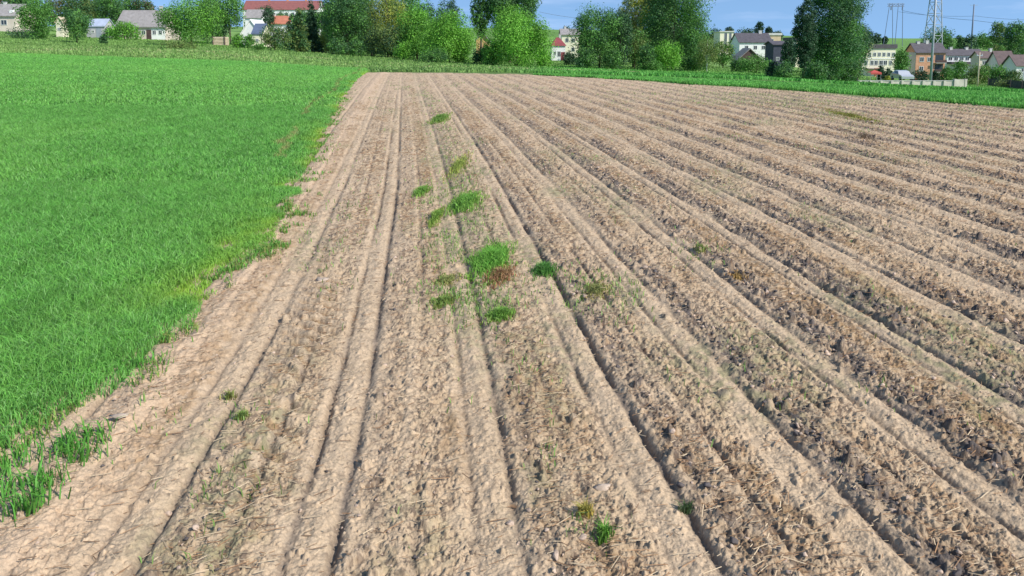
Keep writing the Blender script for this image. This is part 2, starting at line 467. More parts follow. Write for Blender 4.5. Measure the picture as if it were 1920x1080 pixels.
# ------------------------------------------------------------------ the ground
ys = np.concatenate([np.arange(1560, 1080, -4.0), np.arange(1080, 300, -1.25), np.arange(300, 150, -0.9), np.arange(150, 127, -0.6)])
Dg = flat_D(ys)
tg = np.concatenate([np.arange(-2.2, -1.15, .03), np.arange(-1.15, -.74, .007), np.arange(-.74, .74, .00135), np.arange(.74, 1.15, .007), np.arange(1.15, 2.6, .012)])
Tt, DD = np.meshgrid(tg, Dg)
xx = Tt * DD
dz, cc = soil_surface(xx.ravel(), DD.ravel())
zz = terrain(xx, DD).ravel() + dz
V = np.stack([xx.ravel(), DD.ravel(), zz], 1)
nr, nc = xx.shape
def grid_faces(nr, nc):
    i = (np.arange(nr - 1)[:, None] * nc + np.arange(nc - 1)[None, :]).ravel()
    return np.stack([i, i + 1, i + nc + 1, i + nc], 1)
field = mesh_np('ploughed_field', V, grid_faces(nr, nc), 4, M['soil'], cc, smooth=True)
tag(field, kind='structure')
D_END = float(Dg[-1])

def ground_color(x, y):
    X = 960 + XT * x / np.maximum(y, .5)
    n = fbm(x * .09, y * .09, 90, 4); n2 = fbm(x * .5, y * .5, 93, 3)
    g = np.array([0.175, 0.300, 0.078]) * (0.7 + 0.6 * n)[..., None]
    lush = np.array([0.12, 0.36, 0.062]) * (0.8 + 0.4 * n2)[..., None]
    k = sstep(900, 1100, X)[..., None] * (sstep(130, 60, y))[..., None]
    g = g * (1 - k) + lush * k
    straw = np.array([0.21, 0.32, 0.095])
    b0 = np.interp(X, [-900, 0, 480, 720, 960, 1400], [66, 66, 62, 58, 64, 66])
    b1 = np.interp(X, [-900, 0, 480, 720, 960, 1400], [84, 84, 84, 76, 72, 69])
    band = sstep(-4, 3, y - b0) * sstep(4, -3, y - b1) * sstep(.36, .62, n2) * (1 - sstep(1300, 1500, X)) * np.interp(X, [0, 700, 1000], [.75, .8, .75])
    g = g * (1 - band[..., None]) + straw * band[..., None]
    hill = sstep(320, 700, y)[..., None]
    h = np.array([0.13, 0.24, 0.06]) * (0.75 + 0.5 * fbm(x * .008, y * .003, 95, 3))[..., None]
    g = g * (1 - hill) + h * hill
    return g
Dq = np.concatenate([np.linspace(D_END - 1.2, 140, 150), np.geomspace(142, 4200, 90)])
tq = np.linspace(-1.6, 1.6, 260)
Tt, DD = np.meshgrid(tq, Dq); xx = Tt * DD
zt = terrain(xx, DD) - 0.02
far_g = mesh_np('ground', np.stack([xx.ravel(), DD.ravel(), zt.ravel()], 1), grid_faces(*xx.shape), 4, M['ground'], ground_color(xx.ravel(), DD.ravel()), smooth=True)
tag(far_g, kind='structure')
# the land behind and to the sides of the viewpoint
gx = np.concatenate([np.linspace(-900, -80, 12), np.linspace(-70, 70, 60), np.linspace(80, 900, 12)])
gy = np.concatenate([np.linspace(-900, -40, 10), np.linspace(-35, 70, 50)])
XX, YY = np.meshgrid(gx, gy)
zs = np.where(YY > 1, terrain(XX, YY), 0) - 0.35
near_g = mesh_np('surrounding_land', np.stack([XX.ravel(), YY.ravel(), zs.ravel()], 1), grid_faces(*XX.shape), 4, M['ground'], np.full((XX.size, 3), (.12, .17, .06)), smooth=True)
tag(near_g, kind='structure')

def surf_z(x, D, detail=False):
    x = np.atleast_1d(np.asarray(x, float)); D = np.atleast_1d(np.asarray(D, float))
    return terrain(x, D) + soil_surface(x, D, detail)[0]

# ------------------------------------------------------------------ grass blades
rng = np.random.RandomState(4)
def blades(x, y, z, h, w, col, bend=.45, rs=rng):
    n = len(x)
    a = rs.rand(n) * 6.283
    la = rs.rand(n) * 6.283
    b = h * bend * (0.3 + rs.rand(n))
    wx, wy = np.cos(a) * w * .5, np.sin(a) * w * .5
    lx, ly = np.cos(la) * b, np.sin(la) * b
    v = np.empty((n, 5, 3), np.float32)
    v[:, 0] = np.stack([x - wx, y - wy, z - .02], 1); v[:, 1] = np.stack([x + wx, y + wy, z - .02], 1)
    mx, my, mz = x + lx * .28, y + ly * .28, z + h * .6
    v[:, 2] = np.stack([mx + wx * .85, my + wy * .85, mz], 1); v[:, 3] = np.stack([mx - wx * .85, my - wy * .85, mz], 1)
    v[:, 4] = np.stack([x + lx, y + ly, z + h * (1 - .25 * (b / h))], 1)
    i = np.arange(n)[:, None] * 5
    f = np.concatenate([i + np.array([0, 1, 2, 3]), i + np.array([3, 2, 4])], 1).ravel()
    nper = np.tile([4, 3], n)
    c = np.repeat(np.asarray(col, np.float32)[:, None, :], 5, 1).reshape(-1, 3)
    return v.reshape(-1, 3), f, nper, c
def blade_obj(name, parts, mat):
    vs, fs, ns, cs = [], [], [], []; b = 0
    for v, f, n, c in parts:
        vs.append(v); fs.append(f + b); ns.append(n); cs.append(c); b += len(v)
    return mesh_np(name, np.concatenate(vs), np.concatenate(fs), np.concatenate(ns), mat, np.concatenate(cs))
def tinted(n, base, var=.25, rs=rng):
    k = 1 + (rs.rand(n, 1) - .5) * 2 * var
    hue = 1 + (rs.rand(n, 3) - .5) * .16
    return np.asarray(base) * k * hue

parts = []
for d0, d1, dens, wmin in ((2.2, 5, 13000, .0042), (5, 9, 7500, .006), (9, 20, 2600, .009), (20, 62, 420, .022)):
    nmax = int(dens * 0.95 * (d1 * d1 - d0 * d0) / 2)
    D = np.sqrt(d0 * d0 + (d1 * d1 - d0 * d0) * rng.rand(nmax))
    x = -0.95 * D + 0.95 * D * rng.rand(nmax)
    ok = crop_mask(x, D) > 0
    x, D = x[ok], D[ok]
    e = np.maximum(edge_x(D) + edge_wob(x, D) - x, 0)
    thin = (e < .12) & (rng.rand(len(x)) < .5 * sstep(.4, .6, fbm(x * 5, D * 3, 49, 2)))
    x, D, e = x[~thin], D[~thin], e[~thin]
    pz = fbm(x * 1.3, D * 1.0, 44, 3); p2 = fbm(x * 4.5, D * 3.5, 45, 2)
    h = (0.045 + 0.055 * pz + 0.055 * rng.rand(len(x))) * np.clip(.45 + e * 1.1, .45, 1) * np.clip(.85 + D * .02, .9, 1.5)
    col = tinted(len(x), (0.165, 0.430, 0.078), .30) * (0.80 + .40 * p2)[:, None] * (1 + .22 * sstep(10, 55, D))[:, None]  # far blades coloured paler, standing in for haze and grazing light
    big = sstep(.42, .66, fbm(x * .45, D * .22, 48, 3))[:, None]
    col = col * (1 + np.array([.12, .03, .05]) * big - .05 * (1 - big))
    pale_tip = (rng.rand(len(x)) < .12)[:, None]
    col = np.where(pale_tip, np.array([.28, .52, .17]) * (.7 + .5 * rng.rand(len(x), 1)), col)
    yel = (1.0 * np.exp(-e / .22) * sstep(.45, .7, fbm(x * 1.1, D * .6, 46, 3)))[:, None]
    col = col * (1 - yel) + np.array([.30, .48, .055]) * yel
    line = ((np.abs(e - .62 - .1 * np.sin(D * .4)) < .045) & (D > 11) & (fbm(D * .5, D * 0, 47, 2) > .38))[:, None]
    col = np.where(line, np.array([.34, .36, .12]), col)
    w = np.maximum(wmin, D * .00052) * (.7 + .6 * rng.rand(len(x)))
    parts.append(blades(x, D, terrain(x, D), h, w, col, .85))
# stray blades thinning out over the crust beyond the edge
n = 26000
D = 2.2 + 22 * rng.rand(n) ** 1.4; x = edge_x(D) + edge_wob(x=edge_x(D), D=D) + np.abs(rng.randn(n)) * .085 * np.clip(D / 6, .7, 1.3)
ok = (fbm(x * 6, D * 4, 58, 3) > .54) & (rng.rand(n) < np.interp(D, [2.2, 4.2, 6, 10], [.10, .3, .7, .22]))
x, D = x[ok], D[ok]; n = len(x)
parts.append(blades(x, D, surf_z(x, D), .02 + .05 * rng.rand(n), .004 + D * .0006, np.where(rng.rand(n, 1) < .4, tinted(n, (.26, .32, .08), .3), tinted(n, (.13, .33, .05), .3)), 1.0))
# loose tufts of crop on the crust below the left edge
for cx, cy, n, r in ((55, 955, 90, .045), (85, 912, 60, .04), (2, 925, 50, .035), (130, 845, 90, .045), (160, 865, 40, .045), (175, 830, 40, .035), (270, 690, 40, .045), (20, 870, 60, .05)):
    D0 = float(flat_D(cy)); x0 = float(tan_x(cx, cy)) * D0
    x = x0 + rng.randn(n) * r; D = D0 + rng.randn(n) * r
    parts.append(blades(x, D, surf_z(x, D), .04 + .07 * rng.rand(n), np.full(n, .007), tinted(n, (.12, .33, .05), .3), .9))
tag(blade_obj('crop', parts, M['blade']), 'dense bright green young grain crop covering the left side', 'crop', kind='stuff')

# taller green strip along the far right edge of the ploughed field
n = 90000
X = 1000 + 1500 * rng.rand(n) ** .9; fe = far_edge(X)
wd = np.interp(X, [1000, 1150, 1500, 1920, 2500], [1.5, 4, 9, 11, 12])
D = fe - .1 + wd * rng.rand(n) ** 1.2 + (fbm(X * .02, X * 0, 3, 2) - .5) * 1.0
x = (X - 960) / XT * D
h = np.interp(X, [1000, 1300, 1920], [.08, .12, .15]) * (.7 + .6 * rng.rand(n)) * (.7 + .6 * fbm(x * .8, D * .8, 52, 2))
col = tinted(n, (0.160, 0.44, 0.080), .30) * (0.75 + .5 * fbm(x * 1.2, D * 1.2, 53, 2))[:, None]
tag(blade_obj('tall_grass', [blades(x, D, terrain(x, D), h, .016 + D * .0006, col, .5)], M['blade']), 'strip of tall lush grass beyond the right edge of the ploughed field', 'grass', kind='stuff')
# meadow and pale dry grass in front of the trees
n = 110000
D = 46 + 100 * rng.rand(n) ** 1.25; x = (rng.rand(n) * 1.7 - .85) * D
X = 960 + XT * x / D
ok = (D > np.where(X > 690, far_edge(X) + .4, crop_far(X) + .3))
x, D, X = x[ok], D[ok], X[ok]
gc = ground_color(x, D)
tag(blade_obj('meadow_grass', [blades(x, D, terrain(x, D), .10 + .16 * rng.rand(len(x)), .05 + D * .0009, gc * (0.75 + .6 * rng.rand(len(x), 1)), .5)], M['blade']), 'rough meadow grass between the fields and the trees', 'grass', kind='stuff')
n = 9000
X = rng.rand(n) * 1500 - 300
b0 = np.interp(X, [-900, 0, 480, 720, 960, 1400], [66, 66, 62, 58, 63, 66]); b1 = np.interp(X, [-900, 0, 480, 720, 960, 1400], [84, 84, 82, 72, 68, 67.5])
D = b0 + (b1 - b0) * rng.rand(n); x = (X - 960) / XT * D
ok = fbm(x * .35, D * .35, 94, 3) > np.interp(X, [0, 700, 1300], [.48, .45, .5])
x, D = x[ok], D[ok]; n = len(x)
tag(blade_obj('dry_grass', [blades(x, D, terrain(x, D), .10 + .16 * rng.rand(n), np.full(n, .065), np.where((fbm(x * .25, D * .25, 97, 2) > .58)[:, None], tinted(n, (.33, .34, .16), .3), tinted(n, (.24, .38, .11), .3)), .5)], M['straw']), 'pale band of tall dry grass before the tree line', 'dry grass', kind='stuff')

# ------------------------------------------------------------------ clods, straw and weeds lying on the earth
def ico(sub):
    import bmesh
    bm = bmesh.new(); bmesh.ops.create_icosphere(bm, subdivisions=sub, radius=1.0)
    v = np.array([p.co[:] for p in bm.verts]); bm.verts.index_update()
    f = np.array([[q.index for q in p.verts] for p in bm.faces]); bm.free()
    return v, f
IV, IF = ico(2)
def clod_variants(k, rough=.42, seed=3):
    out = []
    for i in range(k):
        r = np.random.RandomState(seed + i)
        v = IV.copy()
        for _ in range(9):                     # knock flat facets and dents into a ball of earth
            d = r.randn(3); d /= np.linalg.norm(d)
            h = .35 + .5 * r.rand()
            s = v @ d
            v = v - np.where(s > h, (s - h) * .9, 0)[:, None] * d
        n = r.rand(len(v)) * .22 * rough + 1 - .11 * rough
        n = n * (1 + (r.rand(len(v)) - .5) * .5 * rough)
        v = v * n[:, None] * np.array([1, .75 + .4 * r.rand(), .6 + .25 * r.rand()])
        out.append(v)
    return out
VAR = clod_variants(14, .95)
def scatter_clods(x, D, size, col, rs):
    vs, fs, cs = [], [], []; b = 0
    zs = surf_z(x, D, True)
    for i in range(len(x)):
        v = VAR[rs.randint(len(VAR))] * size[i]
        a = rs.rand() * 6.283; c, s = math.cos(a), math.sin(a)
        tl = (rs.rand() - .5) * .9; ct, st = math.cos(tl), math.sin(tl)
        v = np.stack([v[:, 0], v[:, 1] * ct - v[:, 2] * st, v[:, 1] * st + v[:, 2] * ct], 1)
        v = np.stack([v[:, 0] * c - v[:, 1] * s + x[i], v[:, 0] * s + v[:, 1] * c + D[i], v[:, 2] + zs[i] + size[i] * .18], 1)
        vs.append(v); fs.append(IF + b); cs.append(np.tile(col[i], (len(v), 1))); b += len(v)
    return np.concatenate(vs), np.concatenate(fs), np.concatenate(cs)
rs = np.random.RandomState(12)
n = 75000
D = np.sqrt(1.9 ** 2 + (17.0 ** 2 - 1.9 ** 2) * rs.rand(n) ** 1.35); x = (rs.rand(n) * 1.55 - .75) * D
u, sp = row_u(x, D); ui = np.round(u); q = (u - ui) * sp
right = sstep(1.5, 6, u); patch = sstep(.45, .7, fbm(x * 1.1 + 3, D * 1.1, 61, 3))
side = np.exp(-((q - .175 - .03 * right) / (.06 + .045 * right)) ** 2) * sstep(.24, .5, fbm(D * .7 + ui * 4.1, ui * 2.3, 41, 3)) * (.3 + .7 * right)
pr = .05 + .10 * patch * sstep(.1, .24, np.abs(q)) + .75 * side + .06 * right
ok = (rs.rand(n) < pr) & (x > edge_x(D) + .05) & (soil_mask(x, D) > .9)
x, D, side, right = x[ok], D[ok], side[ok], right[ok]; n = len(x)
size = (.0035 + .013 * rs.rand(n) ** 4 + .012 * side * rs.rand(n) ** 1.5) * np.clip(.8 + D * .035, 1, 1.5)
k = (rs.rand(n) < .12 + .6 * side)[:, None]
col = np.where(k, np.array([.115, .098, .092]), np.array([.46, .345, .26])) * (.75 + .5 * rs.rand(n, 1))
print('clods', n)
v, f, c = scatter_clods(x, D, size, col, rs)
tag(mesh_np('soil_clods', v, f, 3, M['clod'], c, smooth=False), 'loose clods of dry earth strewn over the ploughed rows', 'clods', kind='stuff')

n = 190000
D = np.sqrt(1.9 ** 2 + (22 ** 2 - 1.9 ** 2) * rs.rand(n) ** 1.3); x = (rs.rand(n) * 1.55 - .75) * D
u, sp = row_u(x, D); q = (u - np.round(u)) * sp
pr = .18 + .8 * sstep(.1, .24, np.abs(q)) * sstep(.42, .68, fbm(x * 2.6, D * 1.1, 72, 4))
ok = (rs.rand(n) < pr) & (x > edge_x(D)) & (soil_mask(x, D) > .9)
x, D = x[ok], D[ok]; n = len(x)
z = surf_z(x, D, True) + .006
a = rs.randn(n) * .55 + .1; L = (.008 + .035 * rs.rand(n) ** 3); W = (.0007 + .0009 * rs.rand(n)) * np.clip(D * .25, 1, 3)
ca, sa = np.cos(a) * L, np.sin(a) * L
v = np.empty((n, 4, 3), np.float32); tl = (rs.rand(n) - .4) * .35 * L
v[:, 0] = np.stack([x - ca + sa / L * W, D - sa - ca / L * W, z], 1); v[:, 1] = np.stack([x - ca - sa / L * W, D - sa + ca / L * W, z + W], 1)
v[:, 2] = np.stack([x + ca - sa / L * W, D + sa + ca / L * W, z + tl + W + .004], 1); v[:, 3] = np.stack([x + ca + sa / L * W, D + sa - ca / L * W, z + tl + .004], 1)
base = np.where(rs.rand(n, 1) < .5, np.array([.30, .17, .085]), np.array([.50, .38, .24]))
base = np.where(rs.rand(n, 1) < .3, np.array([.20, .12, .065]), base)
c = np.repeat((base * (.75 + .5 * rs.rand(n, 1)))[:, None], 4, 1).reshape(-1, 3)
tag(mesh_np('straw_litter', v.reshape(-1, 3), np.arange(n * 4), 4, M['straw'], c), 'bits of straw and dead roots between the ploughed rows', 'straw', kind='stuff')

n = 60000
D = np.sqrt(2.0 ** 2 + (36 ** 2 - 4) * rs.rand(n) ** 1.35); x = (rs.rand(n) * 1.5 - .75) * D
X = 960 + XT * x / D
u, sp = row_u(x, D); q = (u - np.round(u)) * sp
den = sstep(.60, .78, fbm(x * 1.6, D * .8, 74, 4)) * .5 + 1.3 * sstep(12, 20, D) * sstep(1150, 1550, X) * sstep(.45, .65, fbm(x * .5, D * .5, 75, 4)) + .02
den += 1.1 * np.exp(-((u - 2.25) / .45) ** 2) * sstep(.40, .62, fbm(x * 3, D * 1.3, 88, 3)) * sstep(2.8, 4.5, D) * sstep(40, 20, D)
ok = (rs.rand(n) < den * (.25 + .75 * sstep(.06, .2, np.abs(q)))) & (x > edge_x(D)) & (soil_mask(x, D) > .9)
x, D = x[ok], D[ok]
# thin sprouts spreading out around the bigger tufts and along the middle rows
for X_, Y_, rx, ry, k in ((900, 490, 75, 60, 900), (850, 545, 70, 45, 800), (930, 580, 60, 30, 450), (868, 380, 60, 50, 700), (840, 440, 60, 60, 500), (860, 310, 30, 45, 500),
                          (800, 375, 30, 40, 260), (835, 235, 26, 28, 350), (1100, 530, 70, 45, 600), (1180, 560, 40, 40, 160), (660, 400, 40, 60, 260), (620, 480, 40, 70, 240),
                          (450, 780, 60, 30, 110), (400, 900, 70, 60, 160), (1110, 985, 50, 40, 150), (1030, 840, 20, 40, 60), (1310, 475, 45, 30, 160), (1660, 730, 40, 25, 60), (150, 860, 60, 50, 150), (280, 760, 60, 60, 160)):
    yy = Y_ + rs.randn(k) * ry * .6; xi = X_ + rs.randn(k) * rx * .6
    kk = int(k * (.35 if Y_ > 650 else .65)); yy, xi = yy[:kk], xi[:kk]
    d_ = flat_D(np.clip(yy, 150, 1300)); x_ = tan_x(xi, np.clip(yy, 150, 1300)) * d_
    g_ = fbm(x_ * 5, d_ * 3, 99, 2) > .44
    x = np.concatenate([x, x_[g_]]); D = np.concatenate([D, d_[g_]])
n = len(x)
tag(blade_obj('sprouting_weeds', [blades(x, D, surf_z(x, D), .012 + .04 * rs.rand(n), .004 + D * .0006, tinted(n, (.21, .34, .085), .35), .9)], M['blade']), 'sparse green weeds sprouting between the ploughed rows', 'weeds', kind='stuff')

# ------------------------------------------------------------------ grass tufts one can point at
def tuft(X, Y, wpx, n, h, label, base=(.075, .24, .035), name='grass_tuft', cat='grass tuft', hpx=None, bend=.9, group='grass tufts left in the ploughed rows'):
    D0 = float(flat_D(Y)); x0 = float(tan_x(X, Y)) * D0
    r = wpx / 2 / F * D0 * 1.05
    a = rng.rand(n) * 6.283; rr = np.minimum(np.abs(rng.randn(n)) * .5, 1.0) * (.6 + .7 * vnoise(np.cos(a) * 2 + X, np.sin(a) * 2, 5))
    rd = (hpx or wpx * .7) / 2 / (CAM_H * F) * D0 * D0
    x = x0 + np.cos(a) * rr * r + .4 * r * np.sin(a) * rr; D = D0 + np.sin(a) * rr * rd
    keep = fbm(x / r * 1.6 + X, D / rd * 1.6, 3, 3) > (.36 if wpx > 80 else -1)
    x, D, rr = x[keep], D[keep], rr[keep]; n = len(x)
    hh = h * (.35 + .85 * rng.rand(n)) * np.clip(1.2 - .7 * rr, .35, 1.2)
    v, f, k, c = blades(x, D, surf_z(x, D), hh, np.full(n, .004 + D0 * .00042), tinted(n, np.asarray(base) * (np.array([1.75, 1.3, 1.3]) if base[1] > base[0] else np.array([1.15, 1.35, 1.5])), .4) * (1 + np.array([.55, .05, .2]) * np.clip(rr - .45, 0, 1)[:, None]), bend)
    z0 = float(surf_z(x0, D0)[0])
    v = v - np.array([x0, D0, z0], np.float32)
    o = mesh_np(name, v, f, k, M['blade'], c)
    o.location = (x0, D0, z0)
    return tag(o, label, cat, group)
tuft(922, 490, 92, 3600, .09, 'largest bright green grass tuft, beside the brown dead clump', (.10, .31, .045), hpx=80)
tuft(1020, 510, 48, 900, .07, 'small dark green grass tuft right of the brown dead clump', (.06, .21, .04), hpx=30)
tuft(937, 518, 62, 1100, .05, 'brown dead grass clump at the foot of the largest green tuft', (.33, .17, .075), 'dead_grass', 'dead grass', group=None)
tuft(872, 382, 66, 2200, .09, 'broad low grass patch up the row from the largest tuft', (.11, .30, .05), hpx=56)
tuft(790, 362, 28, 900, .07, 'small grass sprig left of the broad low grass patch', (.11, .28, .05), hpx=28)
tuft(860, 312, 36, 1200, .07, 'thin yellowish grass patch above the broad low patch', (.17, .28, .06), hpx=60)
tuft(825, 224, 34, 1600, .10, 'farthest grass tuft, near the head of the rows', (.11, .25, .05))
tuft(818, 408, 22, 1500, .06, 'thin grass sprig lower left of the broad low patch', (.13, .28, .05), hpx=48)
tuft(938, 592, 60, 1100, .045, 'flat strip of grass just below the brown dead clump', (.11, .28, .05), hpx=30)
tuft(832, 566, 46, 800, .035, 'sparse grass patch lower left of the brown dead clump', (.12, .23, .05))
tuft(838, 525, 48, 900, .03, 'thin pale grass left of the largest tuft', (.17, .25, .08))
tuft(1118, 545, 50, 1400, .03, 'very thin grass right of the small dark tuft', (.17, .24, .08))
tuft(1132, 1005, 40, 110, .07, 'green grass sprout among dark clods at the bottom edge', (.09, .26, .04))
tuft(1098, 965, 34, 140, .05, 'yellowish grass sprout next to the pale stone at the bottom', (.22, .26, .06))
tuft(453, 783, 28, 240, .035, 'small lone weed on the pale earth near the left track', (.13, .25, .06))
tuft(1312, 468, 26, 420, .05, 'small weed tuft in a right hand row, above the orange patch', (.13, .22, .06))
tuft(1385, 520, 44, 220, .035, 'flat orange brown dead patch in a right hand row', (.36, .20, .06), 'dead_grass', 'dead grass', group=None)
tuft(1595, 218, 54, 1500, .06, 'dull green weed patch far off on the right', (.15, .20, .045))
tuft(1620, 258, 60, 200, .10, 'dark brown heap of dead weeds far off on the right', (.14, .085, .05), 'dead_grass', 'dead grass', group=None)
tuft(430, 742, 26, 70, .05, 'small weed inside the dark left groove', (.14, .22, .06))
tuft(1285, 948, 26, 80, .05, 'dark small weed in a groove at the lower right', (.06, .13, .05))

def stone(X, Y, spx, label, flat=.65, rz=0.0, mat='stone', name='stone', cat='stone'):
    D0 = float(flat_D(Y)); x0 = float(tan_x(X, Y)) * D0; s = spx / 2 / F * D0 * 1.1
    v = clod_variants(1, 1.0, int(X))[0] * np.array([s * 1.25, s, s * flat])
    o = mesh_np(name, v, IF, 3, M[mat], None, smooth=False)
    o.location = (x0, D0, float(surf_z(x0, D0)[0]) + s * flat * .35); o.rotation_euler = (0, 0, rz)
    return tag(o, label, cat)
stone(604, 523, 26, 'long pale stone on the row left of the grass tufts', .6, 1.9)
stone(1132, 914, 26, 'pale stone at the bottom beside the green sprout', .7, .4)
stone(237, 625, 13, 'small pale stone in the bare gap inside the crop')
stone(228, 800, 30, 'split brown lump of earth at the crop corner', .6, .7)
stone(97, 905, 10, 'tiny pale stone close to the left border', .7)
stone(585, 850, 8, 'tiny white pebble on the second row ridge', .7)
0 and stone(1050, 872, 42, 'rounded lump of dry earth in the middle of the near ground', .3, .3)

# ------------------------------------------------------------------ trees
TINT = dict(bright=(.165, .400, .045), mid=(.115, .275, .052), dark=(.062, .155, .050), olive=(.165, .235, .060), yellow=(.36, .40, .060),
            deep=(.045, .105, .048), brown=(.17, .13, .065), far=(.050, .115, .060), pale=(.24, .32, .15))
def profile(kind, s):
    if kind == 'round': return np.sqrt(np.clip(1 - (2 * s - 1) ** 2, 0, 1)) ** .8
    if kind == 'dome': return np.clip(1 - s ** 2.8, 0, 1) ** .55 * np.clip(.80 + s * .9, 0, 1)
    if kind == 'conifer': return (1 - s) ** .85 * (1 - .25 * ((s * 9) % 1)) + .02
    if kind == 'poplar': return np.sin(np.pi * np.clip(s, 0, 1) ** .8) ** .55
    if kind == 'willow': return np.clip(1 - s ** 2.6, 0, 1) ** .55 * np.clip(.8 + s, 0, 1)
    if kind == 'sparse': return np.sin(np.pi * s) ** .7
    return 1 - s
def crown_mesh(kind, H, W, base, tint, ls, seed, fill=1.0, tint2=None):
    r = np.random.RandomState(seed)
    Hc = H - base
    area = W * Hc
    cr_ = {'conifer': .10, 'sparse': .115}.get(kind, .185) * W + .1 * ls
    ncl = int(np.clip(area / (cr_ * cr_) * 2.9 * (.5 if kind == 'sparse' else 1), 30, 260))
    nl = int(np.clip(area / (ls * ls) * 15.0 * fill / ncl, 12, 520))
    s = r.rand(ncl * 4); keep = r.rand(len(s)) < profile(kind, s) ** 1.3 + .03; s = s[keep][:ncl]
    ncl = len(s)
    an = r.rand(ncl) * 6.283
    lob = .84 + .36 * vnoise(np.cos(an) * 1.7 + seed, np.sin(an) * 1.7 + s * 4.0, seed)
    rad = profile(kind, s) * (W / 2 - cr_ * .4) * lob * r.rand(ncl) ** .4
    C = np.stack([np.cos(an) * rad, np.sin(an) * rad, base + cr_ * .5 + s * (Hc - cr_ * 1.1)], 1)
    rc = cr_ * (.6 + .8 * r.rand(ncl))
    d = r.randn(ncl, nl, 3); d /= np.linalg.norm(d, axis=2, keepdims=True)
    P = C[:, None] + d * (rc[:, None, None] * r.rand(ncl, nl, 1) ** .28)
    N = d * 1.0 + r.randn(ncl, nl, 3) * .55 + np.array([0, 0, .35])
    if kind in ('willow',):
        drop = r.rand(ncl, nl) ** 1.5 * rc[:, None] * 1.7
        P[..., 2] -= drop
    if kind == 'conifer':
        P[..., 2] -= np.linalg.norm(P[..., :2] - 0, axis=2) * .28
        N = d * .5 + np.array([0, 0, .5]) + r.randn(ncl, nl, 3) * .5
    P[..., 2] = np.maximum(P[..., 2], .05)
    P = P.reshape(-1, 3); N = N.reshape(-1, 3); N /= np.linalg.norm(N, axis=1, keepdims=True)
    A = np.cross(N, r.randn(len(P), 3)); A /= np.linalg.norm(A, axis=1, keepdims=True)
    if kind == 'willow':
        A = A * .35 + np.array([0, 0, -1.0]); A -= N * (A * N).sum(1, keepdims=True); A /= np.linalg.norm(A, axis=1, keepdims=True) + 1e-6
    B = np.cross(N, A)
    L = ls * (.45 + .95 * r.rand(len(P), 1) ** 1.6) * .5
    wr = .42 if kind == 'willow' else .62
    v = np.stack([P - A * L, P + B * L * wr, P + A * L, P - B * L * wr], 1)
    ct = np.repeat((.66 + .62 * r.rand(ncl)), nl)[:, None]
    base_c = np.asarray(tint)[None]
    if tint2 is not None:
        m = np.repeat(r.rand(ncl) < .4, nl)[:, None]
        base_c = np.where(m, np.asarray(tint2)[None], base_c)
    c = base_c * ct * (.86 + .28 * r.rand(len(P), 1)) * (1 + (r.rand(len(P), 3) - .5) * .12)
    return v.reshape(-1, 3), np.arange(len(P) * 4), np.repeat(c, 4, 0), C
def tree(name, label, X, Yb, Yt, wpx, kind='round', tint='mid', D=None, cb=.18, seed=1, fill=1.0, tint2=None, cat='tree', group=None, bark='bark', parts=('crown', 'trunk')):
    D = D or depth_of(X, Yb)
    x = (X - 960) / XT * D
    z = float(terrain(x, D))
    H = CAM_H + D * float(slope(Yt)) - z
    W = wpx / XT * D
    ls = D / 740.0 * 1.6 * (1.25 if kind == 'conifer' else 1)
    root = empty(name, (x, D, z))
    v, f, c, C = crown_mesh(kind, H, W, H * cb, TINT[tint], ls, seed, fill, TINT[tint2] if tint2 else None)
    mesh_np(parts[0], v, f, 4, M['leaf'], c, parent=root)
    m = MB(); r = random.Random(seed)
    tr = max(.04, H * .014)
    top = H * .8
    bx, by = r.uniform(-.03, .03) * H, r.uniform(-.03, .03) * H
    m.tube([(0, 0, -.4), (bx * .2, by * .2, H * .2), (bx * .6, by * .6, H * .5), (bx, by, top)], [tr * 1.3, tr, tr * .65, tr * .18], 8)
    if kind != 'conifer':
        for k in range(7):
            c0 = C[r.randrange(len(C))]
            s = r.uniform(.15, .5)
            p0 = Vector((bx * s, by * s, H * s))
            p1 = Vector(c0); mid = p0.lerp(p1, .5) + Vector((0, 0, .06 * H))
            m.tube([p0, mid, p1], [tr * .5, tr * .3, tr * .08], 6)
    m.build(parts[1], M[bark], root, smooth=True)
    return tag(root, label, cat, group)
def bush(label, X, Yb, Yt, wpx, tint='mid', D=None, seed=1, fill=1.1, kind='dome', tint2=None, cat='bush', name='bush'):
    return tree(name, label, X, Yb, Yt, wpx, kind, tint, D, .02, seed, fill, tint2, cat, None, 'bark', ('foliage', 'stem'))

# --- left of the picture
tree('tree', 'round green tree between the grey roofed house and the cream hut at far left', 75, 74, -3, 66, 'round', 'mid', None, .06, 11, 1.1)
tree('tree', 'dark apple tree standing before the small pale metal roofed shed', 146, 80, 12, 56, 'round', 'dark', None, .06, 12, 1.0, 'mid')
tree('tree', 'brownish tree behind the gap right of the round left tree', 112, 60, -12, 42, 'round', 'brown', 190, .1, 13, .9, 'olive', group='trees behind the left houses')
tree('tree', 'dark green tall tree behind the pale metal roofed shed', 182, 60, -22, 60, 'round', 'dark', 195, .1, 14, 1.1, 'mid', group='trees behind the left houses')
tree('tree', 'broad leafy tree rising behind the long grey roof of the bungalow', 235, 60, -24, 66, 'round', 'mid', 200, .1, 15, 1.1, group='trees behind the left houses')
tree('tree', 'small rounded tree at the chimney end of the bungalow roof', 272, 60, -12, 44, 'round', 'dark', 198, .1, 16, 1.1, 'brown', group='trees behind the left houses')
tree('tree', 'dark tree behind the grey roofed house at the left border', 38, 55, -14, 50, 'round', 'dark', 195, .1, 17, 1.0, 'brown', group='trees behind the left houses')
tree('tree', 'reddish brown tree touching the left border above the roof', 6, 52, -16, 40, 'round', 'brown', 195, .1, 18, .9, group='trees behind the left houses')
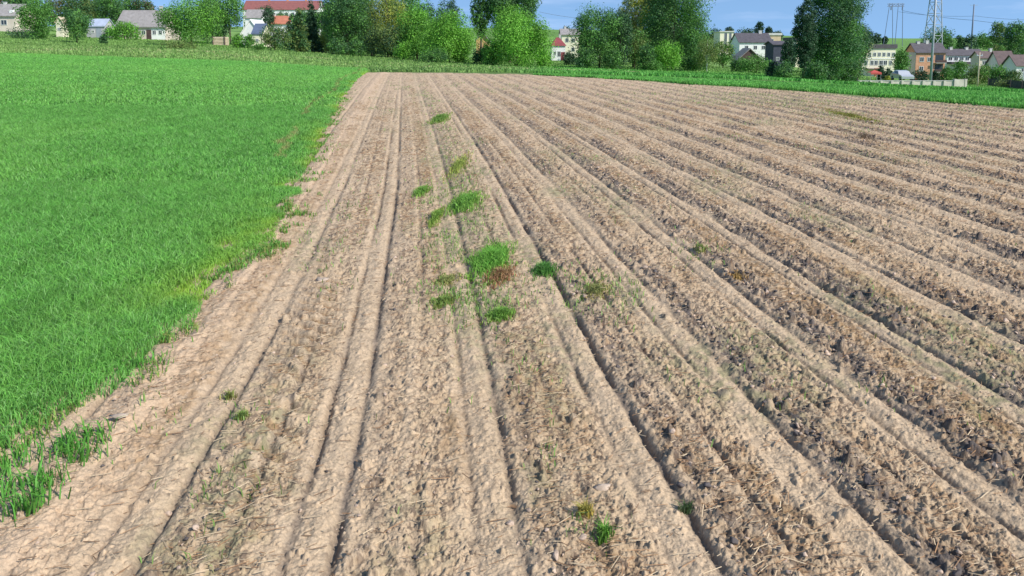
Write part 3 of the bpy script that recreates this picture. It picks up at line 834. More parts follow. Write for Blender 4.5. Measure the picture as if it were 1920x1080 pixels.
bush('small dark shrub alone on the meadow below the pale shed', 195, 83, 66, 16, 'dark', None, 21)
bush('bright green bush in front of the bungalow wall', 234, 74, 36, 60, 'bright', 128, 22, 1.2, 'dome', 'mid')
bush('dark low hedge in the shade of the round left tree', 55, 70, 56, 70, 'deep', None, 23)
bush('low dark bush beside the bright bush, left of the bungalow', 206, 74, 52, 26, 'dark', 129, 24)
tree('tree', 'wide leafy tree hiding the right end of the bungalow', 360, 87, -8, 106, 'round', 'mid', None, .08, 25, 1.2, 'bright')
tree('tree', 'slender green tree with dark trunk right of the wide leafy tree', 433, 84, -14, 58, 'round', 'mid', None, .3, 26, 1.0)
tree('tree', 'dark narrow tree in the gap between two leafy trees left of the white gable', 416, 82, 16, 30, 'round', 'deep', None, .1, 27, 1.0)
bush('bright low bush under the slender tree beside the white gabled house', 448, 91, 62, 28, 'bright', None, 28, 1.1, 'dome', 'mid')
bush('small upright green bush before the white gabled house', 469, 92, 62, 20, 'mid', None, 29)
bush('pale scrub along the foot of the wide leafy tree', 340, 92, 78, 70, 'olive', None, 30, .9)
bush('low bush at the right foot of the white gabled house', 488, 95, 78, 26, 'mid', None, 33)
tree('tree', 'hazy olive tree in front of the orange roofed house', 516, 96, 44, 54, 'round', 'olive', None, .08, 31, 1.1, 'dark')
tree('conifer', 'dark tree left of the orange roof, under the long red roof', 506, 80, 8, 26, 'round', 'deep', 175, .1, 32, 1.0, cat='tree')
tree('conifer', 'dark spruce with yellowish tips right of the orange roof', 562, 98, 12, 52, 'conifer', 'dark', None, .04, 34, 1.2, 'olive')
tree('conifer', 'tallest pointed spruce above the small yellow willow', 586, 99, -4, 40, 'conifer', 'deep', None, .04, 35, 1.3)
tree('conifer', 'thin pointed spruce just right of the tallest spruce', 616, 98, 2, 30, 'conifer', 'dark', None, .04, 36, 1.2)
tree('willow', 'small weeping yellow green willow at the foot of the spruces', 604, 100, 54, 32, 'willow', 'yellow', None, .05, 37, 1.2, 'olive')
tree('birch', 'tall dark leafy tree right of the spruces', 652, 104, -28, 84, 'round', 'dark', None, .06, 38, 1.2, 'mid')
tree('birch', 'weeping pale birch with hanging twigs beside the dark tall tree', 697, 106, 10, 48, 'willow', 'olive', None, .08, 39, .9, 'dark')
tree('willow', 'tall yellow crowned willow in the middle of the tree line', 728, 108, -34, 92, 'willow', 'yellow', None, .34, 40, 1.0, 'olive')
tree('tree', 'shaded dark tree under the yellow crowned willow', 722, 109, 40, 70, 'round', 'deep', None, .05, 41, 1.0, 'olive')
tree('willow', 'bright green willow left of the roundest willow', 782, 112, 0, 96, 'dome', 'bright', None, .06, 42, 1.2, 'mid')
tree('willow', 'round bright willow with pale crown just left of the grey gap', 842, 118, 14, 100, 'dome', 'bright', None, .06, 43, 1.25)
bush('low bright shrub at the foot of the bright green willow', 758, 113, 78, 40, 'bright', None, 44)
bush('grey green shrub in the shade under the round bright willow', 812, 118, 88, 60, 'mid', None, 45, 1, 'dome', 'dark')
tree('conifer', 'dark tree top showing above the round bright willow', 842, 100, -5, 44, 'round', 'deep', 150, .3, 46, 1.0)
tree('tree', 'blue green tree top behind the left bright willow', 800, 100, 2, 40, 'round', 'far', 150, .3, 47, 1.0)
tree('tree', 'tall thin dark tree in the gap left of the biggest willow', 902, 116, -22, 40, 'sparse', 'dark', 110, .3, 48, 1.2, 'mid')
tree('willow', 'biggest round bright willow standing alone in the centre', 970, 126, 8, 132, 'dome', 'bright', None, .04, 49, 1.35)
tree('tree', 'tall loose tree rising out behind the biggest willow', 955, 112, -60, 120, 'sparse', 'dark', 112, .3, 50, 1.7, 'mid')
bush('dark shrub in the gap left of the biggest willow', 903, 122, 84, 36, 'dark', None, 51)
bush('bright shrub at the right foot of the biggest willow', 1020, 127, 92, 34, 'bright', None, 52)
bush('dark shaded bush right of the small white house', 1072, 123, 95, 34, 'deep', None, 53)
tree('tree', 'broad dark green tree right of the small crimson roofed house', 1124, 129, 6, 98, 'round', 'mid', None, .05, 54, 1.2, 'dark')
tree('tree', 'narrow shaded tree between the broad tree and the olive tree', 1164, 130, 18, 44, 'round', 'deep', None, .05, 55, 1.1, 'dark')
tree('tree', 'tall pale yellow tree with bare twigs behind the olive tree', 1188, 122, -30, 62, 'sparse', 'yellow', 112, .35, 56, 1.0, 'pale')
tree('tree', 'olive leaved tree in front of the pale yellow tree', 1190, 130, 52, 56, 'round', 'olive', None, .06, 57, 1.1, 'mid')
tree('tree', 'huge dark tree reaching out of the top right of centre', 1262, 131, -52, 124, 'round', 'dark', None, .04, 58, 1.3, 'mid')
tree('tree', 'small vivid green tree in front of the huge dark tree', 1252, 134, 74, 58, 'round', 'bright', None, .04, 59, 1.2)
bush('low green bush left of the small vivid green tree', 1225, 134, 112, 38, 'mid', None, 60)
bush('leafy bush right of the small vivid green tree', 1290, 133, 104, 40, 'mid', None, 601, 1, 'dome', 'dark')
tree('birch', 'slim birch with white trunk right of the huge dark tree', 1326, 136, 58, 46, 'willow', 'olive', None, .22, 61, 1.0, bark='birch_bark')
tree('tree', 'soft green tree before the cream pillared block', 1356, 128, 76, 44, 'round', 'olive', None, .1, 62, 1.1, 'mid')
bush('round green bush in front of the dark brown shed', 1420, 137, 102, 66, 'mid', None, 63)
bush('dark upright bush left of the huge poplar', 1450, 145, 112, 26, 'deep', None, 64)
bush('mid green bush at the left foot of the huge poplar', 1472, 149, 112, 40, 'dark', None, 65, 1.1, 'dome', 'mid')
tree('tree', 'dark small tree before the dark blue house', 1480, 140, 70, 34, 'sparse', 'deep', 100, .1, 66, 1.3)
tree('poplar', 'huge poplar reaching out of the top on the right', 1557, 153, -75, 122, 'poplar', 'dark', None, .02, 67, 1.5, 'mid')
tree('tree', 'thin dark side tree on the left flank of the huge poplar', 1508, 150, -6, 46, 'sparse', 'deep', 76, .1, 68, 1.5)
tree('tree', 'grey green tree behind the right flank of the huge poplar', 1612, 140, 44, 44, 'round', 'far', 130, .2, 69, 1.0, 'olive')
for i, (X, Yb, Yt, w, tn, lb) in enumerate((
        (634, 104, 70, 44, 'dark', 'dark shrub at the foot of the tall dark leafy tree'),
        (668, 106, 72, 44, 'dark', 'dark shrub between the tall dark tree and the weeping birch'),
        (742, 110, 66, 46, 'mid', 'green shrub at the foot of the yellow crowned willow'),
        (866, 119, 74, 40, 'bright', 'bright shrub at the right foot of the round bright willow'),
        (922, 124, 70, 40, 'bright', 'bright shrub at the left foot of the biggest willow'),
        (1098, 129, 88, 44, 'dark', 'dark shrub at the left foot of the broad dark green tree'),
        (1150, 131, 90, 40, 'mid', 'green shrub at the foot of the narrow shaded tree'),
        (1212, 133, 82, 40, 'dark', 'dark shrub between the olive tree and the huge dark tree'),
        (1310, 134, 92, 40, 'mid', 'green shrub beside the slim birch with white trunk'),
        (1390, 134, 108, 40, 'mid', 'green shrub at the left corner of the dark brown shed'),
        (1530, 153, 112, 50, 'dark', 'dark shrub under the left side of the huge poplar'),
        (1588, 154, 108, 46, 'dark', 'dark shrub under the right side of the huge poplar'))):
    bush(lb, X, Yb, Yt, w, tn, None, 400 + i, 1.2, 'dome', 'mid' if tn != 'mid' else 'dark')
# --- trees closing the gaps behind the front row
for i, (X, Yb, Yt, w, kd, tn, lb) in enumerate((
        (640, 96, -30, 70, 'round', 'deep', 'dark tree filling the gap behind the thin spruce'),
        (676, 98, -36, 70, 'round', 'dark', 'tall dark tree behind the weeping pale birch'),
        (752, 100, -24, 84, 'round', 'mid', 'leafy tall tree behind the shaded tree of the yellow willow'),
        (700, 104, 44, 60, 'dome', 'deep', 'dark undergrowth tree at the feet of the pale birch'),
        (790, 106, 22, 90, 'dome', 'mid', 'green tree closing the gap between the two bright willows'),
        (1150, 118, 22, 70, 'round', 'dark', 'dark tree behind the narrow shaded tree'),
        (1235, 118, -36, 90, 'round', 'dark', 'dark high tree behind the left side of the huge dark tree'),
        (1295, 122, 20, 60, 'round', 'mid', 'green tree behind the right side of the huge dark tree'),
        (550, 88, 20, 44, 'conifer', 'deep', 'dark spruce standing behind the spruce with yellowish tips'),
        (400, 76, -10, 60, 'round', 'mid', 'green tree behind the slender tree with the dark trunk'),
        (498, 74, 13, 44, 'round', 'deep', 'dark tree under the long red roof, left of the orange roof'),
        (532, 74, 17, 52, 'dome', 'dark', 'dark broad tree between the long red roof and the orange roof'),
        (574, 74, 18, 50, 'round', 'dark', 'dark tree hiding the right half of the long white building'),
        (604, 74, 15, 44, 'round', 'dark', 'dark tree before the right end of the long white building'),
        (472, 76, 27, 26, 'dome', 'mid', 'low green tree under the left end of the long red roof'),
        (60, 56, -16, 70, 'round', 'mid', 'green tree top behind the round left tree'),
        (150, 56, -20, 60, 'round', 'olive', 'light green tree above the dark apple tree'),
        (210, 56, -14, 60, 'dome', 'mid', 'green tree between the metal roofed shed and the bungalow roof'),
        (1585, 150, 30, 70, 'dome', 'dark', 'dark lower tree merged with the right foot of the huge poplar'),
        (1530, 150, 60, 70, 'dome', 'deep', 'dark lower tree merged with the left foot of the huge poplar'))):
    Dk = depth_of(X, Yb) if Yb > 96 else {640: 110, 676: 110, 550: 118, 400: 128, 498: 225, 532: 225, 574: 215, 604: 215, 472: 230, 60: 170, 150: 185, 210: 188}[X]
    tree('tree', lb, X, Yb, Yt, w, kd, tn, Dk, .04, 300 + i, 1.2, 'mid' if tn in ('dark', 'deep') else 'dark')
# --- right village greenery
bush('reddish green bush at the left end of the pale garden wall', 1606, 152, 108, 22, 'olive', 120, 70, 1, 'dome', 'brown')
tree('tree', 'round green tree between the cream house and the brick house', 1690, 150, 92, 32, 'round', 'mid', 150, .15, 71, 1.2)
bush('dark conifer bush before the right half of the cream house', 1654, 155, 122, 14, 'deep', 125, 72)
bush('dark spreading bush right of the cream house', 1668, 155, 124, 18, 'deep', 122, 73)
bush('dark bush behind the white wall below the brick house', 1728, 156, 128, 32, 'deep', 118, 74)
bush('green bush behind the white wall right of the pale pole', 1778, 155, 122, 28, 'mid', 118, 75)
bush('small dark bush close to the pale pole behind the white wall', 1756, 156, 132, 18, 'deep', 118, 76)
bush('bright green tree bush below the white terrace', 1800, 152, 112, 30, 'mid', 135, 77, 1.1, 'round')
bush('large olive bush right of the pale garden wall', 1833, 159, 120, 54, 'olive', 116, 78, 1.1, 'dome', 'mid')
bush('green bush below the brown roofed house at far right', 1876, 158, 120, 40, 'mid', 120, 79)
bush('dull green bush close to the right border', 1904, 160, 128, 34, 'dark', 118, 80, 1, 'dome', 'olive')
bush('mid green bush under the pinkish gabled house', 1852, 154, 118, 26, 'dark', 124, 83, 1, 'dome', 'mid')
bush('dark bush wedged below the white house with the big brown roof', 1890, 158, 130, 24, 'deep', 119, 84, 1, 'dome', 'dark')
bush('small yellowish round bush before the cream house', 1667, 155, 141, 12, 'yellow', 112, 81)
bush('olive scrub along the dark fence at the right border', 1898, 166, 150, 60, 'olive', 100, 82, 1)
# --- hill trees
for i, (X, Yt, w, Yb, lb, tn) in enumerate((
        (1422, 39, 18, 72, 'tallest dark tree on the hill crest above the white house', 'far'),
        (1398, 52, 46, 72, 'low wide dark grove on the hill left of the tallest crest tree', 'far'),
        (1440, 49, 14, 72, 'little round tree on the crest right of the tallest', 'far'),
        (1456, 56, 20, 72, 'low bush on the crest nearest the dark blue house', 'far'),
        (1366, 49, 18, 70, 'small round hill tree above the cream pillared block', 'far'),
        (1338, 53, 34, 70, 'low dark hill grove right of the huge dark tree', 'far'),
        (1642, 62, 18, 80, 'small dark hill bush right of the huge poplar', 'far'),
        (1622, 52, 34, 86, 'tree peeping from behind the poplar on the hill', 'far'),
        (1658, 68, 10, 82, 'tiny hill bush under the portal pylon', 'far'))):
    tree('hill_tree', lb, X, Yb, Yt, w, 'dome' if w > 24 else 'round', tn, 640, .05, 120 + i, 1.2, cat='tree', group='trees on the far hill')
tree('tree', 'wide dark dome tree behind the roof of the brick house', 1756, 100, 52, 70, 'dome', 'dark', 300, .05, 130, 1.3, 'mid')
tree('tree', 'narrow dark tree behind the terrace, right of the dome tree', 1797, 100, 66, 18, 'round', 'dark', 330, .05, 131, 1.2)
tree('tree', 'dark broad tree at the foot of the slender mast', 1816, 100, 63, 26, 'round', 'far', 330, .05, 132, 1.2)
tree('tree', 'row of low crowns on the hill right of the slender mast', 1843, 88, 59, 34, 'dome', 'mid', 520, .05, 133, 1.1)
tree('tree', 'pale green round tree on the right hillside', 1870, 96, 38, 30, 'round', 'olive', 330, .2, 134, 1.1, 'mid')
tree('tree', 'big dark tree on the right hillside near the border', 1900, 104, 40, 50, 'round', 'dark', 300, .08, 135, 1.2, 'mid')
tree('tree', 'dark tree cut by the right border', 1925, 104, 44, 40, 'round', 'dark', 310, .08, 136, 1.2)
bush('mixed low tree below the big dark hillside tree', 1872, 106, 78, 30, 'olive', 280, 137, 1, 'dome', 'mid')
tree('tree', 'tiny dark hill tree above the grey roof right of the big willow', 1062, 76, 48, 22, 'dome', 'far', 520, .05, 138, 1.1)
tree('tree', 'small far tree in the gap below the tall yellow tree', 1183, 90, 56, 30, 'dome', 'far', 420, .05, 139, 1.1)

# ------------------------------------------------------------------ buildings
def window(parent, cx, cz, w, h, y=0.0, frame='frame', name='window'):
    m = MB(); t = min(.09, w * .16)
    for a in ((cx - w / 2, cx - w / 2 + t, cz - h / 2, cz + h / 2), (cx + w / 2 - t, cx + w / 2, cz - h / 2, cz + h / 2),
              (cx - w / 2 + t, cx + w / 2 - t, cz + h / 2 - t, cz + h / 2), (cx - w / 2 + t, cx + w / 2 - t, cz - h / 2, cz - h / 2 + t),
              (cx - t / 3, cx + t / 3, cz - h / 2 + t, cz + h / 2 - t)):
        m.box(a[0], a[1], y - .06, y - .002, a[2], a[3])
    f = m.build(name, M[frame], parent)
    p = MB(); p.box(cx - w / 2 + t * .9, cx + w / 2 - t * .9, y - .03, y - .004, cz - h / 2 + t * .9, cz + h / 2 - t * .9)
    p.build('pane', M['glass'], f)
    return f
def house(label, Xl, Xr, Yb, Ye, Yr, D, depth, roof='gx', wall='white', rmat='roof_grey', wins=(), door=None, chim=(), rz=0.0, over=.35, name='house', cat='house', group=None):
    """front face spans image columns Xl..Xr at distance D; eaves and ridge at image rows Ye and Yr"""
    D = D or depth_of((Xl + Xr) / 2, Yb)
    xc = ((Xl + Xr) / 2 - 960) / XT * D
    w = (Xr - Xl) / XT * D
    z0 = float(terrain(xc, D))
    he = CAM_H + D * float(slope(Ye)) - z0
    root = empty(name, (xc, D, z0), rz)
    if roof in ('gx', 'hip', 'mono'): Dr = D + (depth / 2 if roof != 'mono' else depth)
    else: Dr = D
    hr = max(CAM_H + Dr * float(slope(Yr)) - z0, he + .05)
    a = w / 2; m = MB(); r = MB(); B = -1.0; T = .16; o = over
    if roof == 'gx':
        m.poly([(-a, 0, B), (a, 0, B), (a, depth, B), (-a, depth, B), (-a, 0, he), (a, 0, he), (a, depth, he), (-a, depth, he), (-a, depth / 2, hr), (a, depth / 2, hr)],
               [(0, 1, 5, 4), (2, 3, 7, 6), (1, 2, 6, 9, 5), (3, 0, 4, 8, 7), (4, 5, 9, 8), (6, 7, 8, 9)])
        g = (hr - he) / (depth / 2); oo = o
        for sgn in (0, 1):
            def q(y): return y if sgn == 0 else depth - y
            pts = [(-a - oo, q(-oo), he - oo * g + .03), (a + oo, q(-oo), he - oo * g + .03), (a + oo, q(depth / 2), hr + .03), (-a - oo, q(depth / 2), hr + .03)]
            up = [(p[0], p[1], p[2] + T) for p in pts]
            fc = [(0, 1, 2, 3), (4, 7, 6, 5), (0, 4, 5, 1), (1, 5, 6, 2), (2, 6, 7, 3), (3, 7, 4, 0)]
            r.poly(pts + up, fc if sgn else [tuple(reversed(f)) for f in fc])
    elif roof == 'gy':
        m.poly([(-a, 0, B), (a, 0, B), (a, depth, B), (-a, depth, B), (-a, 0, he), (a, 0, he), (a, depth, he), (-a, depth, he), (0, 0, hr), (0, depth, hr)],
               [(0, 1, 5, 8, 4), (2, 3, 7, 9, 6), (1, 2, 6, 5), (3, 0, 4, 7), (4, 8, 9, 7), (5, 6, 9, 8)])
        g = (hr - he) / a
        for sgn in (-1, 1):
            pts = [(sgn * (a + o), -o, he - o * g + .03), (sgn * (a + o), depth + o, he - o * g + .03), (0, depth + o, hr + .03), (0, -o, hr + .03)]
            up = [(p[0], p[1], p[2] + T) for p in pts]
            r.poly(pts + up, [(0, 1, 2, 3), (4, 7, 6, 5), (0, 4, 5, 1), (1, 5, 6, 2), (2, 6, 7, 3), (3, 7, 4, 0)])
    elif roof == 'hip':
        m.box(-a, a, 0, depth, B, he)
        i = min(a * .8, depth / 2)
        pts = [(-a - o, -o, he + .02), (a + o, -o, he + .02), (a + o, depth + o, he + .02), (-a - o, depth + o, he + .02), (-a + i, depth / 2, hr), (a - i, depth / 2, hr)]
        r.poly(pts, [(0, 3, 2, 1), (0, 1, 5, 4), (1, 2, 5), (2, 3, 4, 5), (3, 0, 4)])
    elif roof == 'mono':
        m.poly([(-a, 0, B), (a, 0, B), (a, depth, B), (-a, depth, B), (-a, 0, he), (a, 0, he), (a, depth, hr), (-a, depth, hr)],
               [(0, 1, 5, 4), (1, 2, 6, 5), (2, 3, 7, 6), (3, 0, 4, 7), (4, 5, 6, 7)])
        r.poly([(-a - o, -o, he), (a + o, -o, he), (a + o, depth + o, hr + .04), (-a - o, depth + o, hr + .04), (-a - o, -o, he + T), (a + o, -o, he + T), (a + o, depth + o, hr + T), (-a - o, depth + o, hr + T)],
               [(0, 3, 2, 1), (4, 5, 6, 7), (0, 1, 5, 4), (1, 2, 6, 5), (2, 3, 7, 6), (3, 0, 4, 7)])
        for i, p in enumerate(r.v[:]): r.v[i] = (p[0], p[1], p[2] + .02)
    else:
        m.box(-a, a, 0, depth, B, he)
        r.box(-a - o, a + o, -o, depth + o, he + .003, hr)
    m.build('wall', M[wall], root)
    rf = r.build('roof', M[rmat], root)
    for (xf, cw, ch) in chim:
        c = MB(); zc_ = hr - .5
        c.box(xf * a - cw / 2, xf * a + cw / 2, depth * .5 - cw / 2, depth * .5 + cw / 2, zc_, hr + ch)
        c.box(xf * a - cw / 2 - .06, xf * a + cw / 2 + .06, depth * .5 - cw / 2 - .06, depth * .5 + cw / 2 + .06, hr + ch + .002, hr + ch + .1)
        c.build('chimney', M['brick' if rmat.startswith('roof_r') else 'concrete'], rf)
    for (xf, zf, ww, hh) in wins:
        window(root, xf * a, zf * he, ww, hh)
    if door:
        d = MB(); xf, dw, dh, dm = door
        d.box(xf * a - dw / 2, xf * a + dw / 2, -.05, -.003, 0, dh)
        dd = d.build('door', M[dm], root)
        k = MB(); k.box(xf * a + dw * .32, xf * a + dw * .40, -.09, -.052, dh * .46, dh * .5); k.build('handle', M['steel'], dd)
    tag(root, label, cat, group)
    root['w'] = w; root['he'] = he
    return root
def extra(root, name, mat, *boxes):
    m = MB()
    for b in boxes: m.box(*b)
    return m.build(name, M[mat], root)

# left side
h1 = house('grey roofed house with white dormer at the left border', -60, 33, 58, 29, 9, None, 7.0, 'gx', 'palepink', 'roof_grey', [(.55, .55, 1.3, 1.1), (.2, .55, 1.3, 1.1)], chim=[(.2, .5, .5)])
extra(h1, 'dormer', 'white', (h1['w'] * .5 - 1.5, h1['w'] * .5 - .7, .55, 1.9, h1['he'] + .35, h1['he'] + 1.15))
hut = house('small cream garden hut with sagging awning left of the dark apple tree', 108, 121, 63, 42, 33, 128, 1.6, 'gy', 'cream', 'timber', [(0, .55, .5, .5)], name='hut', cat='hut', over=.15)
house('low pale shed with shiny blue grey metal roof', 165, 199, 68, 49, 37, 135, 3.2, 'gx', 'greywall', 'roof_metal', [(-.3, .55, .6, .5)], (.35, .9, 1.7, 'steel'), name='shed', cat='shed', over=.2)
house('long grey roofed bungalow with white wall end and two small windows', 222, 312, 74, 49, 21, 140, 6.5, 'gx', 'palepink', 'roof_grey', [(.55, .52, .7, .8), (.80, .52, .7, .8), (.1, .52, .8, .8)], (.32, .9, 1.8, 'darkwood'), [(.55, .5, .9)])
bw = COL.objects[-1]
b_root = [o for o in bpy.data.objects if o.get('label', '').startswith('long grey roofed')][0]
extra(b_root, 'wall_panel', 'white', (b_root['w'] * .5 * .40, b_root['w'] * .5 * .995, -.0015, -.0005, 0, b_root['he'] * .97))
red = house('long apartment building with red tiled roof behind the trees', 458, 598, 60, 18, 2, 300, 11, 'gx', 'white', 'roof_red', [(-.85 + .17 * k, .8, 1.3, 1.3) for k in range(11)], None, [(-.4, .7, .8), (.1, .7, .8), (.6, .7, .8)])
house('pale flat roofed block at the right end of the long red roof', 600, 640, 60, 13, 11, 330, 9, 'flat', 'cream', 'concrete', [(-.5, .8, 1.3, 1.3), (0, .8, 1.3, 1.3), (.5, .8, 1.3, 1.3)], None)
house('white gabled house half hidden by bushes, left of the hazy olive tree', 452, 492, 90, 66, 38, 128, 6, 'gy', 'white', 'white', [(.25, .55, .6, .7), (-.3, .4, .6, .7)], None, over=.2)
house('small annex with dark blue roof before the white gabled house', 474, 493, 92, 64, 46, 121, 4.2, 'gx', 'cream', 'roof_blue', [(0, .5, .5, .6)], None, over=.15, name='annex', cat='annex')
house('white house with grey roof just under the long red roof', 462, 493, 74, 33, 19, 205, 6, 'gx', 'white', 'roof_grey', [(-.4, .8, .9, 1.0), (.3, .8, .9, 1.0)], None)
house('orange roofed white house between the dark spruces', 507, 543, 78, 44, 31, 175, 5, 'gx', 'white', 'roof_orange', [(-.4, .6, .8, .9), (.4, .6, .8, .9)], None, [(-.8, .5, .5), (.8, .5, .4)])
house('little orange walled house glimpsed in the gap left of the biggest willow', 893, 917, 112, 76, 63, 145, 5, 'gy', 'orange', 'roof_grey', [(.1, .5, .7, .8)], None)
house('small white house with crimson hipped roof right of the biggest willow', 1034, 1060, 112, 86, 70, 150, 5, 'hip', 'white', 'roof_crimson', [(.1, .45, .7, 1.1), (-.5, .5, .5, .8)], (.65, .8, 1.7, 'roof_crimson'), [(.3, .4, .6)], over=.25)
house('cream two storey house with grey roof behind the crimson roofed house', 1053, 1086, 108, 65, 55, 185, 7, 'gx', 'cream', 'roof_grey', [(-.4, .75, .9, 1.0), (.3, .75, .9, 1.0), (.3, .35, .9, 1.0)], None, [(-.5, .5, .7)])
house('cream block with dark brown window strips left of the white house', 1349, 1374, 112, 60, 58, 255, 8, 'flat', 'cream', 'concrete', [(-.15, .6, 1.0, 6.0), (.55, .6, .9, 6.0)], None)
house('white two storey house with long dark roof left of the huge poplar', 1386, 1446, 118, 79, 63, 205, 8, 'gx', 'white', 'roof_dark', [(-.55, .72, 1.0, 1.1), (0, .72, 1.0, 1.1), (.5, .72, 1.0, 1.1), (.1, .3, 1.0, 1.1)], None, [(.55, .8, .8)])
house('dark brown wooden shed with grey brown roof below the white house', 1384, 1428, 126, 112, 92, 150, 4.5, 'gy', 'darkwood', 'roof_grey', [(0, .5, .6, .5)], (.4, 1.0, 1.6, 'fencewood'), name='shed', cat='shed', over=.25)
house('tan house end peeping out right of the white house', 1436, 1463, 108, 66, 62, 280, 8, 'flat', 'tan', 'concrete', [(-.2, .75, 1.1, 1.2)], None)
house('dark blue walled house between the white house and the poplar', 1450, 1474, 126, 84, 78, 180, 6, 'gx', 'darkblue', 'roof_dark', [(.5, .7, .8, .8), (-.3, .35, .8, .8)], None)
house('pale house half hidden behind the huge poplar', 1492, 1534, 132, 76, 70, 185, 8, 'flat', 'cream', 'roof_dark', [(-.5, .8, 1, 1.1), (.3, .8, 1, 1.1), (-.5, .35, 1, 1.1), (.3, .35, 1, 1.1)], None)
ch = house('cream three storey house with dark flat roof and two rows of windows', 1618, 1679, 149, 91, 83, 165, 4.5, 'flat', 'cream', 'roof_dark',
           [(-.86 + .29 * k, .79, .72, .95) for k in range(7)] + [(-.78, .50, .8, 1.1), (-.42, .50, .8, 1.1), (-.16, .50, .8, 1.1), (.14, .50, .9, 1.1), (.40, .50, .9, 1.1), (.72, .50, .7, 1.1)],
           (-.1, 1.0, 2.0, 'brick'), over=.25)
extra(ch, 'string_course', 'white', (-ch['w'] * .5 - .02, ch['w'] * .5 + .02, -.10, -.004, ch['he'] * .635, ch['he'] * .66))
extra(ch, 'porch_roof', 'roof_brown', (-ch['w'] * .42, ch['w'] * .12, -1.6, -.004, ch['he'] * .27, ch['he'] * .30))
house('low annex with brown roof on the left of the cream three storey house', 1604, 1619, 150, 96, 91, 168, 4, 'flat', 'palepink', 'roof_brown', [(0, .7, .8, .9)], None, name='annex', cat='annex', over=.15)
bh = house('unfinished brick house with dark roof and open balconies behind the pale pole', 1718, 1773, 148, 98, 82, 165, 4.6, 'gx', 'brick', 'roof_dark',
           [(-.6, .74, 1.0, 1.1), (-.1, .74, .8, 1.0), (-.6, .4, 1.0, 1.1)], None, [(-.55, .6, .5), (.05, .6, .7)], over=.3)
extra(bh, 'shaded_side', 'greywall', (-bh['w'] / 2 - .05, -bh['w'] / 2 - .003, .05, 4.55, -1, bh['he'] * .995))  # left face painted grey for its shade, over the brick
for zf in (.62, .28):
    b = extra(bh, 'balcony', 'concrete', (bh['w'] * .12, bh['w'] * .48, -.9, -.004, bh['he'] * zf - .1, bh['he'] * zf))
    extra(b, 'opening', 'glass', (bh['w'] * .16, bh['w'] * .44, -.02, -.0045, bh['he'] * zf + .05, bh['he'] * zf + 1.7))
    extra(b, 'railing', 'darkwood', (bh['w'] * .12, bh['w'] * .48, -.9, -.85, bh['he'] * zf + .003, bh['he'] * zf + .6))
tr = house('long white terrace with dark roof right of the brick house', 1776, 1842, 140, 103, 93, 195, 3.6, 'gx', 'white', 'roof_dark', [(-.8 + .32 * k, .82, 1.1, .9) for k in range(6)], None, [(-.6, .7, .6), (.3, .7, .6)])
extra(tr, 'lower_roof', 'roof_dark', (-tr['w'] * .5, tr['w'] * .5, -2.2, -.004, tr['he'] * .58, tr['he'] * .68))
house('pinkish gabled house between the terrace and the brown roofed house', 1838, 1868, 140, 108, 97, 185, 3.6, 'gx', 'palepink', 'roof_brown', [(-.4, .75, 1.0, 1.0), (.3, .75, 1.0, 1.0)], None, [(.8, .6, .8)])
house('white house under a big brown roof near the right border', 1876, 1906, 146, 121, 97, 160, 4.4, 'gx', 'white', 'roof_brown', [(-.4, .6, .9, 1.0), (.35, .6, .9, 1.0)], None)
house('low white building with white garage front cut by the right border', 1908, 1960, 156, 122, 104, 150, 4.2, 'gx', 'white', 'roof_brown', [(-.5, .7, .9, .8)], (-.1, 2.2, 1.9, 'steel'))

# ------------------------------------------------------------------ walls, fences, poles and pylons
def wpt(X, Y, D): return ((X - 960) / XT * D, D, CAM_H + D * float(slope(Y)))
D1 = 92.0
xa, xb = (1613 - 960) / XT * D1, (1816 - 960) / XT * D1
wz = float(terrain((xa + xb) / 2, D1))
wl = empty('garden_wall', ((xa + xb) / 2, D1, wz))
L = (xb - xa) / 2
m = MB(); m.box(-L, L * .76, 0, .25, -1.2, .62); m.box(L * .765, L, -.12, .25, -1.2, .80); m.build('wall_panel', M['palewall'], wl)
m = MB()
for k in range(11):
    px_ = -L + .15 + k * (2 * L - .3) / 10; m.box(px_ - .14, px_ + .14, -.16, .29, -1.2, .86 if k > 8 else .668)
m.build('pillar', M['palewall'], wl)
m = MB(); m.box(-L - .05, L * .755, -.05, .30, .623, .67); m.build('coping', M['concrete'], wl)
tag(wl, 'low pale garden wall along the edge of the right meadow', 'wall')

def fence(label, pts, h, mat):
    root = empty('fence', (pts[0][0], pts[0][1], pts[0][2]))
    o = Vector(pts[0])
    pn = MB()
    for i in range(len(pts) - 1):
        a, b = Vector(pts[i]) - o, Vector(pts[i + 1]) - o
        n = max(2, int((b - a).length / .3))
        for k in range(n):
            p = a.lerp(b, (k + .5) / n); d = (b - a).normalized() * .12
            hh = h * (.95 + .1 * ((k * 7) % 5) / 5)
            q = [p - d, p + d, p + d + Vector((0, .03, 0)), p - d + Vector((0, .03, 0))]
            pn.poly([tuple(v + Vector((0, 0, -.3))) for v in q] + [tuple(v + Vector((0, 0, hh))) for v in q],
                    [(0, 3, 2, 1), (4, 5, 6, 7), (0, 1, 5, 4), (1, 2, 6, 5), (2, 3, 7, 6), (3, 0, 4, 7)])
    pn.build('board_panel', M[mat], root)
    for p in pts:
        p = Vector(p) - o; q = MB(); q.box(p.x - .06, p.x + .06, p.y + .04, p.y + .16, p.z - .4, p.z + h * 1.08); q.build('post', M[mat], root)
    return tag(root, label, 'fence')
def gpt(X, D): x = (X - 960) / XT * D; return (x, D, float(terrain(x, D)))
fence('dark board fence running down to the right border', [gpt(1858, 112), gpt(1880, 104), gpt(1900, 98), gpt(1922, 92), gpt(1945, 86)], 1.1, 'fencewood')
fence('dark low fence left of the pale garden wall', [gpt(1584, 96), gpt(1598, 95), gpt(1611, 93.5)], .55, 'fencewood')
